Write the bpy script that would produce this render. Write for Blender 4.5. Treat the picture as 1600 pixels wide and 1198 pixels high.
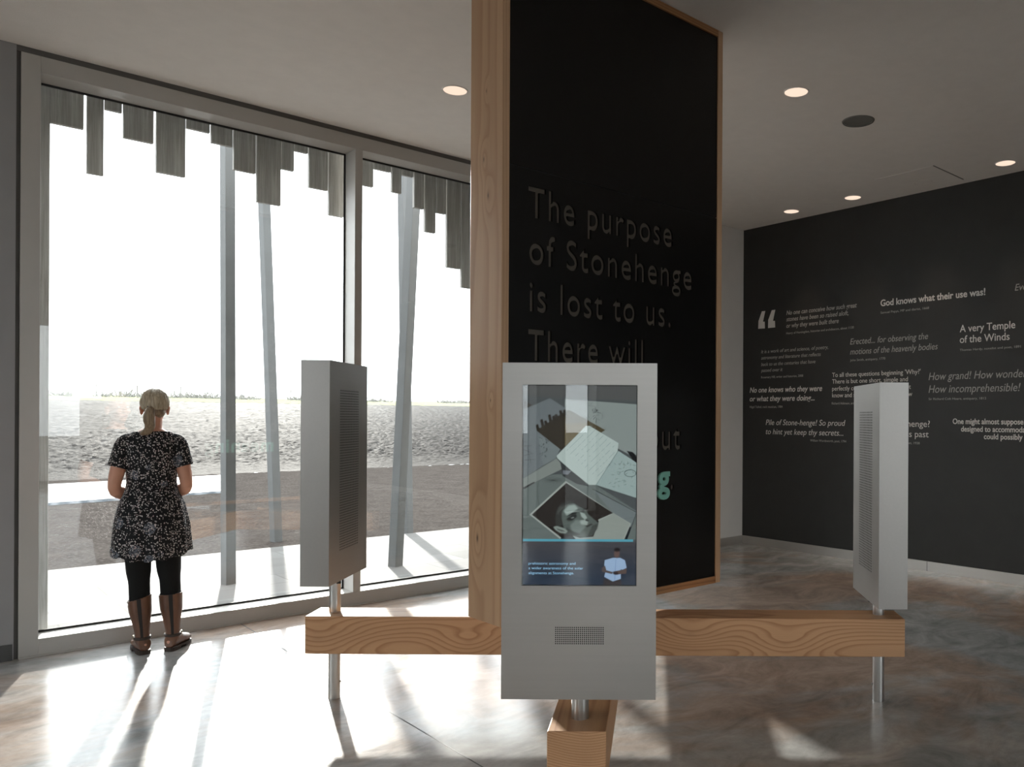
import bpy, bmesh, math, random
import numpy as np
from mathutils import Vector, Matrix, noise

random.seed(7)
for o in list(bpy.data.objects):
    bpy.data.objects.remove(o)
SC = bpy.context.scene
COL = SC.collection

# ------------------------------------------------------------------ camera
EYE = 1.52                      # eye height
FPX, PX, PY, ROLL = 1253.0, 1025.0, 653.3, 0.0052
TH = math.radians(46.2)
F2 = Vector((math.sin(math.pi/2 - TH), math.cos(math.pi/2 - TH), 0)).normalized()   # view direction
F2 = Vector((math.cos(TH), math.sin(TH), 0))
R2 = Vector((math.sin(TH), -math.cos(TH), 0))
UP = Vector((0, 0, 1))
cam = bpy.data.cameras.new('camera')
cam.sensor_fit = 'HORIZONTAL'
cam.sensor_width = 36.0
cam.lens = FPX * 36.0 / 1600.0
cam.shift_x = -(PX - 800.0) / 1600.0
cam.shift_y = (PY - 599.0) / 1600.0
cam.clip_start, cam.clip_end = 0.05, 2000
cam_o = bpy.data.objects.new('camera', cam)
COL.objects.link(cam_o)
rx = (R2 + ROLL * UP).normalized()
ry = (UP - ROLL * R2).normalized()
rz = rx.cross(ry)
cam_o.matrix_world = Matrix(((rx.x, ry.x, rz.x, 0), (rx.y, ry.y, rz.y, 0), (rx.z, ry.z, rz.z, EYE), (0, 0, 0, 1)))
SC.camera = cam_o

# ------------------------------------------------------------------ world, sun, exposure
w = bpy.data.worlds.new('hazy_sky')
SC.world = w
w.use_nodes = True
nt = w.node_tree
nt.nodes.clear()
wo = nt.nodes.new('ShaderNodeOutputWorld')
bg = nt.nodes.new('ShaderNodeBackground')
bg.inputs['Color'].default_value = (0.93, 0.965, 1.0, 1)
bg.inputs['Strength'].default_value = 3.0
nt.links.new(bg.outputs[0], wo.inputs[0])

sun = bpy.data.lights.new('sun', 'SUN')
sun.energy = 7.0
sun.angle = math.radians(1.3)
sun.color = (1.0, 0.95, 0.88)
sun_o = bpy.data.objects.new('sun', sun)
COL.objects.link(sun_o)
SUN_EL = math.radians(15.6)
SUN_DIR = Vector((0.297 * math.cos(SUN_EL), 0.955 * math.cos(SUN_EL), math.sin(SUN_EL)))
sun_o.rotation_euler = SUN_DIR.to_track_quat('Z', 'Y').to_euler()
sun_o.location = (6, 20, 9)

SC.view_settings.view_transform = 'Standard'
SC.view_settings.look = 'None'
SC.view_settings.gamma = 1.0
SC.view_settings.exposure = 0.88
SC.view_settings.use_curve_mapping = False
SC.cycles.max_bounces = 10
SC.cycles.diffuse_bounces = 5
SC.cycles.glossy_bounces = 5
SC.cycles.transparent_max_bounces = 16
SC.cycles.sample_clamp_indirect = 6.0
SC.cycles.use_denoising = True

# ------------------------------------------------------------------ pixel helpers (calibration of the place)
def uv(x, y):
    dx, dy = x - PX, y - PY
    return dx + dy * ROLL, dy - dx * ROLL

def ray(x, y):
    u, v = uv(x, y)
    return R2 * (u / FPX) + F2 - UP * (v / FPX)

def on_floor(x, y, z=0.0):
    d = ray(x, y)
    t = (z - EYE) / d.z
    return Vector((0, 0, EYE)) + d * t

def at_depth(x, y, D):
    return Vector((0, 0, EYE)) + ray(x, y) * D

def on_x(x, y, X):
    d = ray(x, y)
    return Vector((0, 0, EYE)) + d * (X / d.x)

def on_y(x, y, Y):
    d = ray(x, y)
    return Vector((0, 0, EYE)) + d * (Y / d.y)

# ------------------------------------------------------------------ mesh helpers
class MB:
    def __init__(self):
        self.v, self.f = [], []

    def add(self, v, f):
        n = len(self.v)
        self.v += [tuple(p) for p in v]
        self.f += [tuple(i + n for i in q) for q in f]
        return self

    def box(self, x0, x1, y0, y1, z0, z1):
        v = [(x0, y0, z0), (x1, y0, z0), (x1, y1, z0), (x0, y1, z0), (x0, y0, z1), (x1, y0, z1), (x1, y1, z1), (x0, y1, z1)]
        return self.add(v, [(0, 3, 2, 1), (4, 5, 6, 7), (0, 1, 5, 4), (1, 2, 6, 5), (2, 3, 7, 6), (3, 0, 4, 7)])

    def cyl(self, c, r, z0, z1, n=32):
        v = [(c[0] + r * math.cos(2 * math.pi * i / n), c[1] + r * math.sin(2 * math.pi * i / n), z) for z in (z0, z1) for i in range(n)]
        f = [(i, (i + 1) % n, n + (i + 1) % n, n + i) for i in range(n)]
        f += [tuple(range(n))[::-1], tuple(range(n, 2 * n))]
        return self.add(v, f)

    def prism(self, p0, p1, a, b, tw=0.0, ta=None, tb=None):
        """square bar from p0 to p1, half sizes a, b, twisted by tw about its axis"""
        p0, p1 = Vector(p0), Vector(p1)
        d = (p1 - p0).normalized()
        s = d.cross(Vector((math.cos(tw), math.sin(tw), 0.0))).normalized()
        t = d.cross(s)
        ta, tb = ta or a, tb or b
        v = [p + s * (i * (a if p is p0 else ta)) + t * (j * (b if p is p0 else tb)) for p in (p0, p1) for i, j in ((-1, -1), (1, -1), (1, 1), (-1, 1))]
        return self.add(v, [(0, 3, 2, 1), (4, 5, 6, 7), (0, 1, 5, 4), (1, 2, 6, 5), (2, 3, 7, 6), (3, 0, 4, 7)])

    def loft(self, rings, cap=True, closed=True):
        """rings: list of equal-length point lists"""
        n = len(rings[0])
        v = [p for r in rings for p in r]
        f = []
        for k in range(len(rings) - 1):
            for i in range(n if closed else n - 1):
                j = (i + 1) % n
                f.append((k * n + i, k * n + j, (k + 1) * n + j, (k + 1) * n + i))
        if cap:
            f.append(tuple(range(n))[::-1])
            m = (len(rings) - 1) * n
            f.append(tuple(range(m, m + n)))
        return self.add(v, f)

    def tube(self, pts, radii, n=16, sub=4, round_ends=True):
        """smooth tube through pts with radii (r or (ra, rb)), rounded ends"""
        P = [Vector(p) for p in pts]
        Rr = [(r, r) if not isinstance(r, (tuple, list)) else tuple(r) for r in radii]
        C, Q = [], []
        for i in range(len(P) - 1):
            p0, p1, p2, p3 = P[max(i - 1, 0)], P[i], P[i + 1], P[min(i + 2, len(P) - 1)]
            r0, r1 = Rr[i], Rr[i + 1]
            for k in range(sub):
                t = k / sub
                C.append(0.5 * ((2 * p1) + (p2 - p0) * t + (2 * p0 - 5 * p1 + 4 * p2 - p3) * t * t + (3 * p1 - p0 - 3 * p2 + p3) * t ** 3))
                s = t * t * (3 - 2 * t)
                Q.append((r0[0] + (r1[0] - r0[0]) * s, r0[1] + (r1[1] - r0[1]) * s))
        C.append(P[-1]); Q.append(Rr[-1])
        if round_ends:
            d0 = (C[0] - C[1]).normalized(); d1 = (C[-1] - C[-2]).normalized()
            q0, q1 = Q[0], Q[-1]
            m0, m1 = min(q0), min(q1)
            C = [C[0] + d0 * m0 * s for s in (0.98, 0.85, 0.5)] + C + [C[-1] + d1 * m1 * s for s in (0.5, 0.85, 0.98)]
            sc = (0.2, 0.53, 0.87)
            Q = [(q0[0] * s, q0[1] * s) for s in sc] + Q + [(q1[0] * s, q1[1] * s) for s in sc[::-1]]
        ref = None
        rings = []
        for i, c in enumerate(C):
            d = (C[min(i + 1, len(C) - 1)] - C[max(i - 1, 0)]).normalized()
            if ref is None:
                ref = Vector((1, 0, 0)) if abs(d.x) < 0.8 else Vector((0, 1, 0))
            ref = (ref - d * ref.dot(d)).normalized()
            b = d.cross(ref)
            rings.append([c + ref * (Q[i][0] * math.cos(2 * math.pi * k / n)) + b * (Q[i][1] * math.sin(2 * math.pi * k / n)) for k in range(n)])
        return self.loft(rings)

    def ellipsoid(self, c, r, rot=None, n=24, m=16):
        c = Vector(c)
        rings = []
        for k in range(1, m):
            a = math.pi * k / m
            ring = []
            for i in range(n):
                t = 2 * math.pi * i / n
                p = Vector((r[0] * math.sin(a) * math.cos(t), r[1] * math.sin(a) * math.sin(t), -r[2] * math.cos(a)))
                if rot:
                    p = rot @ p
                ring.append(c + p)
            rings.append(ring)
        return self.loft(rings)

    def build(self, name, mat, parent=None, smooth=False, bevel=0.0, loc=None, rot=None):
        me = bpy.data.meshes.new(name)
        me.from_pydata(self.v, [], self.f)
        me.update()
        if smooth:
            me.polygons.foreach_set('use_smooth', [True] * len(me.polygons))
        if mat:
            me.materials.append(mat)
        o = bpy.data.objects.new(name, me)
        COL.objects.link(o)
        if parent:
            o.parent = parent
        if loc is not None:
            o.location = loc
        if rot is not None:
            o.rotation_euler = rot
        if bevel:
            b = o.modifiers.new('edge', 'BEVEL')
            b.width = bevel
            b.segments = 2
            b.limit_method = 'ANGLE'
        return o


def tag(o, label=None, cat=None, group=None, kind=None):
    if label: o['label'] = label
    if cat: o['category'] = cat
    if group: o['group'] = group
    if kind: o['kind'] = kind
    return o


def empty(name, loc, rz=0.0):
    o = bpy.data.objects.new(name, None)
    COL.objects.link(o)
    o.location = loc
    o.rotation_euler = (0, 0, rz)
    o.empty_display_size = 0.1
    return o


def copy_tree(o, parent=None):
    c = o.copy()
    COL.objects.link(c)
    c.parent = parent
    for ch in list(o.children):
        copy_tree(ch, c)
    return c


def remeshed(mb, voxel, smooth_iter=4):
    """closed overlapping shells -> one continuous skin"""
    o = mb.build('tmp_skin', None)
    m = o.modifiers.new('r', 'REMESH')
    m.mode = 'VOXEL'
    m.voxel_size = voxel
    s = o.modifiers.new('s', 'SMOOTH')
    s.factor = 0.5
    s.iterations = smooth_iter
    dg = bpy.context.evaluated_depsgraph_get()
    me = bpy.data.meshes.new_from_object(o.evaluated_get(dg))
    old = o.data
    bpy.data.objects.remove(o)
    bpy.data.meshes.remove(old)
    me.polygons.foreach_set('use_smooth', [True] * len(me.polygons))
    return me


def mesh_object(name, me, mat, parent=None):
    me.name = name
    me.materials.clear()
    me.materials.append(mat)
    o = bpy.data.objects.new(name, me)
    COL.objects.link(o)
    o.parent = parent
    return o


def text_shape(body, bold=0.0, shear=0.0, extrude=0.0, space=1.0):
    cu = bpy.data.curves.new('txt', 'FONT')
    cu.body = body
    cu.size = 1.0
    cu.offset = bold
    cu.shear = shear
    cu.space_character = space
    cu.extrude = extrude
    cu.resolution_u = 4
    o = bpy.data.objects.new('txt', cu)
    COL.objects.link(o)
    bpy.context.view_layer.update()
    dg = bpy.context.evaluated_depsgraph_get()
    me = bpy.data.meshes.new_from_object(o.evaluated_get(dg))
    v = np.array([tuple(p.co) for p in me.vertices]) if len(me.vertices) else np.zeros((0, 3))
    f = [tuple(p.vertices) for p in me.polygons]
    bpy.data.objects.remove(o)
    bpy.data.curves.remove(cu)
    bpy.data.meshes.remove(me)
    return v, f

_h, _ = text_shape('H')
CAP = _h[:, 1].max()

# ------------------------------------------------------------------ materials
def lin(c):
    c = c / 255.0
    return c / 12.92 if c <= 0.04045 else ((c + 0.055) / 1.055) ** 2.4

def rgb(r, g, b):
    return (lin(r), lin(g), lin(b), 1)


class Mat:
    def __init__(self, name, color=(0.5, 0.5, 0.5, 1), rough=0.5, metal=0.0, spec=0.5):
        self.m = bpy.data.materials.new(name)
        self.m.use_nodes = True
        self.nt = self.m.node_tree
        self.b = self.nt.nodes['Principled BSDF']
        self.set(color, rough, metal, spec)

    def set(self, color, rough, metal, spec):
        self.b.inputs['Base Color'].default_value = color
        self.b.inputs['Roughness'].default_value = rough
        self.b.inputs['Metallic'].default_value = metal
        self.b.inputs['Specular IOR Level'].default_value = spec

    def n(self, kind, **kw):
        nd = self.nt.nodes.new('ShaderNode' + kind)
        for k, v in kw.items():
            if k in nd.inputs:
                nd.inputs[k].default_value = v
            else:
                setattr(nd, k, v)
        return nd

    def l(self, a, b):
        self.nt.links.new(a, b)

    def coord(self, scale=(1, 1, 1), rot=(0, 0, 0), kind='Object'):
        t = self.n('TexCoord')
        mp = self.n('Mapping')
        mp.inputs['Scale'].default_value = scale
        mp.inputs['Rotation'].default_value = rot
        self.l(t.outputs[kind], mp.inputs['Vector'])
        return mp.outputs[0]

    def noise(self, vec, scale, detail=4, rough=0.55, dist=0.0):
        nd = self.n('TexNoise')
        nd.inputs['Scale'].default_value = scale
        nd.inputs['Detail'].default_value = detail
        nd.inputs['Roughness'].default_value = rough
        nd.inputs['Distortion'].default_value = dist
        self.l(vec, nd.inputs['Vector'])
        return nd.outputs['Fac']

    def ramp(self, fac, stops):
        r = self.n('ValToRGB')
        el = r.color_ramp.elements
        while len(el) < len(stops):
            el.new(0.5)
        for e, (p, c) in zip(el, stops):
            e.position = p
            e.color = c if len(c) == 4 else (*c, 1)
        self.l(fac, r.inputs[0])
        return r.outputs[0]

    def mix(self, fac, a, b, mode='MIX'):
        x = self.n('Mix')
        x.data_type = 'RGBA'
        x.blend_type = mode
        for s, i in ((fac, 0), (a, 6), (b, 7)):
            if isinstance(s, (int, float)):
                x.inputs[i].default_value = s
            elif isinstance(s, tuple):
                x.inputs[i].default_value = s
            else:
                self.l(s, x.inputs[i])
        return x.outputs[2]

    def math(self, op, a, b=0.0, c=0.0):
        x = self.n('Math')
        x.operation = op
        for i, s in enumerate((a, b, c)):
            if isinstance(s, (int, float)):
                x.inputs[i].default_value = s
            else:
                self.l(s, x.inputs[i])
        return x.outputs[0]

    def bump(self, h, strength=0.2, dist=0.01):
        b = self.n('Bump')
        b.inputs['Strength'].default_value = strength
        b.inputs['Distance'].default_value = dist
        self.l(h, b.inputs['Height'])
        self.l(b.outputs[0], self.b.inputs['Normal'])

    def color(self, c):
        self.l(c, self.b.inputs['Base Color'])

    def rough(self, r):
        self.l(r, self.b.inputs['Roughness'])


M = {}

def plain(name, color, rough=0.5, metal=0.0, spec=0.5, var=0.06, nscale=6.0, bump=0.0):
    m = Mat(name, color, rough, metal, spec)
    v = m.coord()
    f = m.noise(v, nscale, 4)
    lo = tuple(c * (1 - var) for c in color[:3]) + (1,)
    hi = tuple(min(1, c * (1 + var)) for c in color[:3]) + (1,)
    m.color(m.ramp(f, [(0.3, lo), (0.7, hi)]))
    if bump:
        m.bump(m.noise(v, nscale * 25, 3), bump, 0.004)
    M[name] = m.m
    return m

plain('ceiling_plaster', (0.82, 0.785, 0.745, 1), 0.9, bump=0.35, nscale=9, var=0.02)
plain('wall_plaster', (0.62, 0.59, 0.555, 1), 0.8, var=0.02)
plain('shaded_plaster', (0.30, 0.297, 0.302, 1), 0.8, var=0.02)  # left wall plaster, its dimness put into a darker colour
plain('shaded_skirting', (0.035, 0.034, 0.032, 1), 0.4)  # stands for the steel skirting, its shade put into the colour
plain('dark_wall_paint', (0.024, 0.0235, 0.022, 1), 0.55, spec=0.35, var=0.08)
plain('back_wall_paint', (0.62, 0.60, 0.58, 1), 0.8, var=0.02)
plain('frame_coating', (0.45, 0.435, 0.41, 1), 0.45, var=0.02)
plain('rubber', (0.012, 0.012, 0.012, 1), 0.6)
plain('board_black', (0.006, 0.0055, 0.005, 1), 0.27, spec=0.3, var=0.1)
plain('letter_bronze', (0.095, 0.079, 0.062, 1), 0.5, spec=0.3)
plain('letter_teal', rgb(120, 176, 160), 0.5)
plain('vinyl_white', (0.62, 0.59, 0.55, 1), 0.6)
plain('vinyl_grey', (0.34, 0.325, 0.30, 1), 0.6)
plain('steel_hole', (0.006, 0.006, 0.006, 1), 0.7)
plain('grille_grey', (0.16, 0.16, 0.15, 1), 0.7)
plain('shadow_gap', (0.11, 0.105, 0.10, 1), 0.8)
plain('column_paint', (0.105, 0.108, 0.108, 1), 0.55, spec=0.2)
plain('post_dark', (0.12, 0.11, 0.10, 1), 0.8)
plain('skin', rgb(205, 150, 125), 0.5, var=0.04, nscale=20)
plain('eye_white', (0.75, 0.74, 0.72, 1), 0.3)
plain('lips', rgb(170, 95, 90), 0.45)
plain('legging_black', (0.009, 0.009, 0.009, 1), 0.85, spec=0.2)
plain('boot_elastic', (0.015, 0.012, 0.011, 1), 0.8)
plain('boot_sole', (0.035, 0.022, 0.016, 1), 0.7)
plain('buckle', (0.25, 0.2, 0.14, 1), 0.3, metal=1.0)
plain('hair_tie', (0.015, 0.012, 0.012, 1), 0.7)

# brushed stainless steel
def steel(name, color, rough, axis):
    m = Mat(name, color, rough, 1.0)
    sc = [90.0, 90.0, 90.0]
    sc[axis] = 1.5
    f = m.noise(m.coord(tuple(sc)), 1.0, 2)
    big = m.noise(m.coord(), 2.6, 2)
    m.rough(m.math('ADD', m.math('MULTIPLY', big, 0.16), rough))
    m.color(m.mix(m.math('MULTIPLY', f, 0.6), tuple(c * 0.95 for c in color[:3]) + (1,), tuple(min(1, c * 1.06) for c in color[:3]) + (1,)))
    m.b.inputs['Anisotropic'].default_value = 0.5
    M[name] = m.m
steel('steel', (0.44, 0.425, 0.405, 1), 0.285, 0)
steel('steel_pole', (0.56, 0.55, 0.53, 1), 0.22, 2)
steel('steel_skirting', (0.42, 0.395, 0.365, 1), 0.29, 1)

# wood with growth rings that swirl about the given knots
def wood(name, axis, light, dark, pith=(0.35, 0.22), freq=55.0, knots=(), rough=0.5, warp=0.035, knot_dark=0.9):
    m = Mat(name, light, rough, 0.0, 0.35)
    t = m.n('TexCoord')
    s = m.n('SeparateXYZ')
    m.l(t.outputs['Object'], s.inputs[0])
    order = [axis] + [i for i in range(3) if i != axis]
    L, A, B = (s.outputs[i] for i in order)
    sc = [9.0, 9.0, 9.0]; sc[axis] = 1.1
    wv = m.noise(m.coord(tuple(sc)), 0.55, 3, 0.5)
    sc2 = [5.0, 5.0, 5.0]; sc2[axis] = 0.5
    wv2 = m.noise(m.coord(tuple(sc2)), 0.6, 1, 0.5)
    da = m.math('SUBTRACT', A, pith[0]); db = m.math('SUBTRACT', B, pith[1])
    rad = m.math('SQRT', m.math('ADD', m.math('MULTIPLY', da, da), m.math('MULTIPLY', db, db)))
    rad = m.math('ADD', rad, m.math('MULTIPLY', m.math('SUBTRACT', wv, 0.5), warp * 2))
    rad = m.math('ADD', rad, m.math('MULTIPLY', m.math('SUBTRACT', wv2, 0.5), warp * 6))
    core = None
    for (p, size) in knots:
        ds = []
        for i, k in enumerate(p):
            d = m.math('SUBTRACT', s.outputs[i], k)
            ds.append(m.math('MULTIPLY', d, 0.42 if i == axis else 1.0))
        d2 = m.math('ADD', m.math('ADD', m.math('MULTIPLY', ds[0], ds[0]), m.math('MULTIPLY', ds[1], ds[1])), m.math('MULTIPLY', ds[2], ds[2]))
        g = m.math('EXPONENT', m.math('MULTIPLY', d2, -1.0 / (size * 3.2) ** 2))
        rad = m.math('ADD', rad, m.math('MULTIPLY', g, size * 2.4))
        c = m.math('EXPONENT', m.math('MULTIPLY', d2, -1.0 / (size * 0.42) ** 2))
        core = c if core is None else m.math('MAXIMUM', core, c)
    ring = m.math('FRACT', m.math('MULTIPLY', rad, freq))
    sf = [420.0, 420.0, 420.0]; sf[axis] = 9.0
    fib = m.noise(m.coord(tuple(sf)), 1.0, 3, 0.6)
    col = m.ramp(ring, [(0.0, dark), (0.12, light), (0.62, tuple(0.93 * a + 0.07 * b for a, b in zip(light, dark))), (1.0, dark)])
    col = m.mix(m.math('MULTIPLY', fib, 0.42), col, tuple(c * 0.62 for c in dark[:3]) + (1,))
    tone = m.noise(m.coord(tuple(sc2)), 1.3, 2)
    col = m.mix(0.55, col, m.ramp(tone, [(0.3, (0.78, 0.74, 0.72, 1)), (0.7, (1.08, 1.06, 1.04, 1))]), 'MULTIPLY')
    if core is not None:
        col = m.mix(m.math('MULTIPLY', core, knot_dark), col, (0.06, 0.03, 0.016, 1))
    m.color(col)
    m.bump(fib, 0.12, 0.001)
    M[name] = m.m

# ------------------------------------------------------------------ floor: polished concrete
m = Mat('polished_concrete', (0.4, 0.4, 0.4, 1), 0.3, 0.0, 0.5)
v = m.coord()
big = m.noise(v, 0.55, 5, 0.62, 0.6)
mid = m.noise(m.coord((1.0, 1.6, 1)), 2.1, 7, 0.68, 0.9)
fine = m.noise(v, 14.0, 6, 0.7)
fleck = m.noise(v, 60.0, 3, 0.6)
base = m.ramp(mid, [(0.27, (0.19, 0.195, 0.197, 1)), (0.45, (0.31, 0.313, 0.31, 1)), (0.6, (0.40, 0.40, 0.393, 1)), (0.76, (0.53, 0.525, 0.51, 1))])
brown = m.ramp(mid, [(0.27, (0.22, 0.160, 0.125, 1)), (0.55, (0.38, 0.29, 0.232, 1)), (0.76, (0.50, 0.395, 0.325, 1))])
col = m.mix(m.ramp(big, [(0.44, (0, 0, 0, 1)), (0.56, (1, 1, 1, 1))]), base, brown)
col = m.mix(0.5, col, m.ramp(fine, [(0.3, (0.76, 0.76, 0.76, 1)), (0.7, (1.12, 1.12, 1.12, 1))]), 'MULTIPLY')
m.color(col)
m.rough(m.ramp(m.math('ADD', m.math('MULTIPLY', mid, 0.7), m.math('MULTIPLY', fleck, 0.3)), [(0.3, (0.16,) * 3), (0.7, (0.27,) * 3)]))
m.bump(m.math('ADD', fleck, m.math('MULTIPLY', fine, 0.5)), 0.05, 0.002)
M['polished_concrete'] = m.m

# glass: mostly see-through, mirror-like towards grazing angles
m = Mat('clear_glass')
nt = m.nt
out = [n for n in nt.nodes if n.type == 'OUTPUT_MATERIAL'][0]
lw = m.n('LayerWeight'); lw.inputs['Blend'].default_value = 0.5
fr = m.math('ADD', m.math('MULTIPLY', m.math('POWER', lw.outputs['Facing'], 5.0), 0.95), 0.045)
tr = m.n('BsdfTransparent'); tr.inputs['Color'].default_value = (0.95, 0.965, 0.96, 1)
gl = m.n('BsdfGlossy'); gl.inputs['Roughness'].default_value = 0.0
mx = m.n('MixShader')
m.l(fr, mx.inputs[0]); m.l(tr.outputs[0], mx.inputs[1]); m.l(gl.outputs[0], mx.inputs[2])
m.l(mx.outputs[0], out.inputs['Surface'])
nt.nodes.remove(m.b)
M['clear_glass'] = m.m

def emitter(name, color, strength):
    m = Mat(name)
    out = [n for n in m.nt.nodes if n.type == 'OUTPUT_MATERIAL'][0]
    e = m.n('Emission')
    e.inputs['Color'].default_value = color
    e.inputs['Strength'].default_value = strength
    m.l(e.outputs[0], out.inputs['Surface'])
    M[name] = m.m
    return m, e
emitter('lamp_glow', (1.0, 0.76, 0.60, 1), 0.58)
emitter('caption_glow', rgb(150, 200, 235), 0.6)

# weathered timber boards outside
m = Mat('weathered_timber', (0.25, 0.24, 0.22, 1), 0.8, 0, 0.3)
v = m.coord((60, 60, 2.2))
f = m.noise(v, 1.0, 5, 0.65, 0.6)
v2 = m.coord((14, 14, 1.4))
f2 = m.noise(v2, 1.0, 3, 0.5, 1.2)
c = m.ramp(f, [(0.25, (0.20, 0.19, 0.175, 1)), (0.75, (0.46, 0.445, 0.42, 1))])
m.color(m.mix(0.5, c, m.ramp(f2, [(0.35, (0.7, 0.68, 0.65, 1)), (0.65, (1.1, 1.1, 1.1, 1))]), 'MULTIPLY'))
m.bump(f, 0.4, 0.003)
M['weathered_timber'] = m.m

# paving slabs
m = Mat('paving_stone', (0.5, 0.5, 0.5, 1), 0.75, 0, 0.06)
br = m.n('TexBrick')
br.inputs['Scale'].default_value = 1.0
br.inputs['Color1'].default_value = (0.11, 0.108, 0.104, 1)
br.inputs['Color2'].default_value = (0.155, 0.152, 0.148, 1)
br.inputs['Mortar'].default_value = (0.08, 0.078, 0.075, 1)
br.inputs['Mortar Size'].default_value = 0.006
br.inputs['Brick Width'].default_value = 0.9
br.inputs['Row Height'].default_value = 0.45
m.l(m.coord(), br.inputs['Vector'])
f = m.noise(m.coord(), 3.0, 4)
m.color(m.mix(0.4, br.outputs[0], m.ramp(f, [(0.3, (0.8, 0.8, 0.8, 1)), (0.7, (1.1, 1.1, 1.1, 1))]), 'MULTIPLY'))
M['paving_stone'] = m.m

# soils
def soil(name, a, b, scale, rough, spec):
    m = Mat(name, a, rough, 0, spec)
    v = m.coord()
    f = m.noise(v, scale, 8, 0.7)
    g = m.noise(v, scale * 9, 3, 0.6)
    m.color(m.mix(m.ramp(g, [(0.45, (0, 0, 0, 1)), (0.72, (0.6, 0.6, 0.6, 1))]), m.ramp(f, [(0.3, a), (0.7, b)]), tuple(min(1, c * 1.8) for c in b[:3]) + (1,)))
    m.bump(g, 0.8, 0.03)
    M[name] = m.m
soil('ploughed_soil', (0.005, 0.0045, 0.0042, 1), (0.021, 0.019, 0.018, 1), 1.3, 0.8, 0.02)
soil('fine_soil', (0.030, 0.026, 0.024, 1), (0.062, 0.055, 0.050, 1), 2.5, 0.85, 0.0)
soil('pale_grass', (0.14, 0.15, 0.08, 1), (0.22, 0.23, 0.14, 1), 1.5, 0.8, 0.0)
soil('scrub', (0.10, 0.10, 0.085, 1), (0.18, 0.175, 0.15, 1), 3.0, 0.9, 0.0)
m = Mat('wet_stone', (0.5, 0.53, 0.56, 1), 0.5, 0, 0.1)
wv = m.n('TexWave'); wv.bands_direction = 'X'
wv.inputs['Scale'].default_value = 0.8; wv.inputs['Distortion'].default_value = 9.0; wv.inputs['Detail'].default_value = 3.0
m.l(m.coord((1.2, 0.35, 1)), wv.inputs['Vector'])
m.color(m.ramp(wv.outputs['Fac'], [(0.2, (0.15, 0.17, 0.19, 1)), (0.9, (0.28, 0.30, 0.32, 1))]))
M['wet_stone'] = m.m

# printed dress cloth: small pale blossoms on black
m = Mat('blossom_print', (0.01, 0.01, 0.012, 1), 0.75, 0, 0.25)
v = m.coord()
warp = m.n('TexNoise'); warp.inputs['Scale'].default_value = 60; m.l(v, warp.inputs['Vector'])
vv = m.n('VectorMath'); vv.operation = 'MULTIPLY_ADD'
m.l(warp.outputs['Color'], vv.inputs[0]); vv.inputs[1].default_value = (0.012, 0.012, 0.012); m.l(v, vv.inputs[2])
vo = m.n('TexVoronoi'); vo.inputs['Scale'].default_value = 100; m.l(vv.outputs[0], vo.inputs['Vector'])
sx = m.n('SeparateColor'); m.l(vo.outputs['Color'], sx.inputs[0])
dots = m.math('MULTIPLY', m.math('LESS_THAN', vo.outputs['Distance'], 0.42), m.math('GREATER_THAN', sx.outputs[0], 0.42))
vo2 = m.n('TexVoronoi'); vo2.inputs['Scale'].default_value = 11; m.l(vv.outputs[0], vo2.inputs['Vector'])
s2 = m.n('SeparateColor'); m.l(vo2.outputs['Color'], s2.inputs[0])
patch = m.math('MULTIPLY', m.math('LESS_THAN', vo2.outputs['Distance'], 0.42), m.math('GREATER_THAN', s2.outputs[0], 0.72))
pt = m.noise(v, 120, 2)
basec = m.mix(m.math('MULTIPLY', patch, m.math('GREATER_THAN', pt, 0.47)), (0.008, 0.008, 0.010, 1), (0.12, 0.135, 0.165, 1))
m.color(m.mix(dots, basec, m.ramp(sx.outputs[1], [(0.0, (0.32, 0.30, 0.29, 1)), (0.7, (0.68, 0.65, 0.63, 1)), (1.0, (0.45, 0.33, 0.32, 1))])))
M['blossom_print'] = m.m

def hairmat(name, a, b):
    m = Mat(name, a, 0.42, 0, 0.5)
    v = m.coord((130, 130, 7))
    f = m.noise(v, 1.0, 4, 0.6, 0.4)
    m.color(m.ramp(f, [(0.3, a), (0.7, b)]))
    m.bump(f, 0.5, 0.003)
    M[name] = m.m
hairmat('blonde_hair', (0.27, 0.205, 0.13, 1), (0.62, 0.52, 0.38, 1))
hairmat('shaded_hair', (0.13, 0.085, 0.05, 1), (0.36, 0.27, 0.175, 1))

m = Mat('brown_leather', (0.12, 0.05, 0.025, 1), 0.4, 0, 0.5)
v = m.coord((12, 12, 5))
f = m.noise(v, 1.0, 5, 0.6)
m.color(m.ramp(f, [(0.3, (0.075, 0.030, 0.016, 1)), (0.7, (0.165, 0.072, 0.036, 1))]))
m.bump(m.noise(m.coord(), 90, 3), 0.12, 0.002)
M['brown_leather'] = m.m

# ------------------------------------------------------------------ the room
YW, XW, HC = 6.343, 7.553, 3.82       # window wall, dark wall, ceiling
XN, YR = -5.0, -7.6                   # the two walls behind the camera
def struct(o):
    o['kind'] = 'structure'
    return o

struct(MB().box(XN, XW, YR, YW + 0.02, -0.2, 0.0).build('floor', M['polished_concrete']))
struct(MB().box(XN - 0.3, XW + 0.3, YR - 0.3, YW + 0.2, HC, HC + 0.3).build('ceiling', M['ceiling_plaster']))
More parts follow.
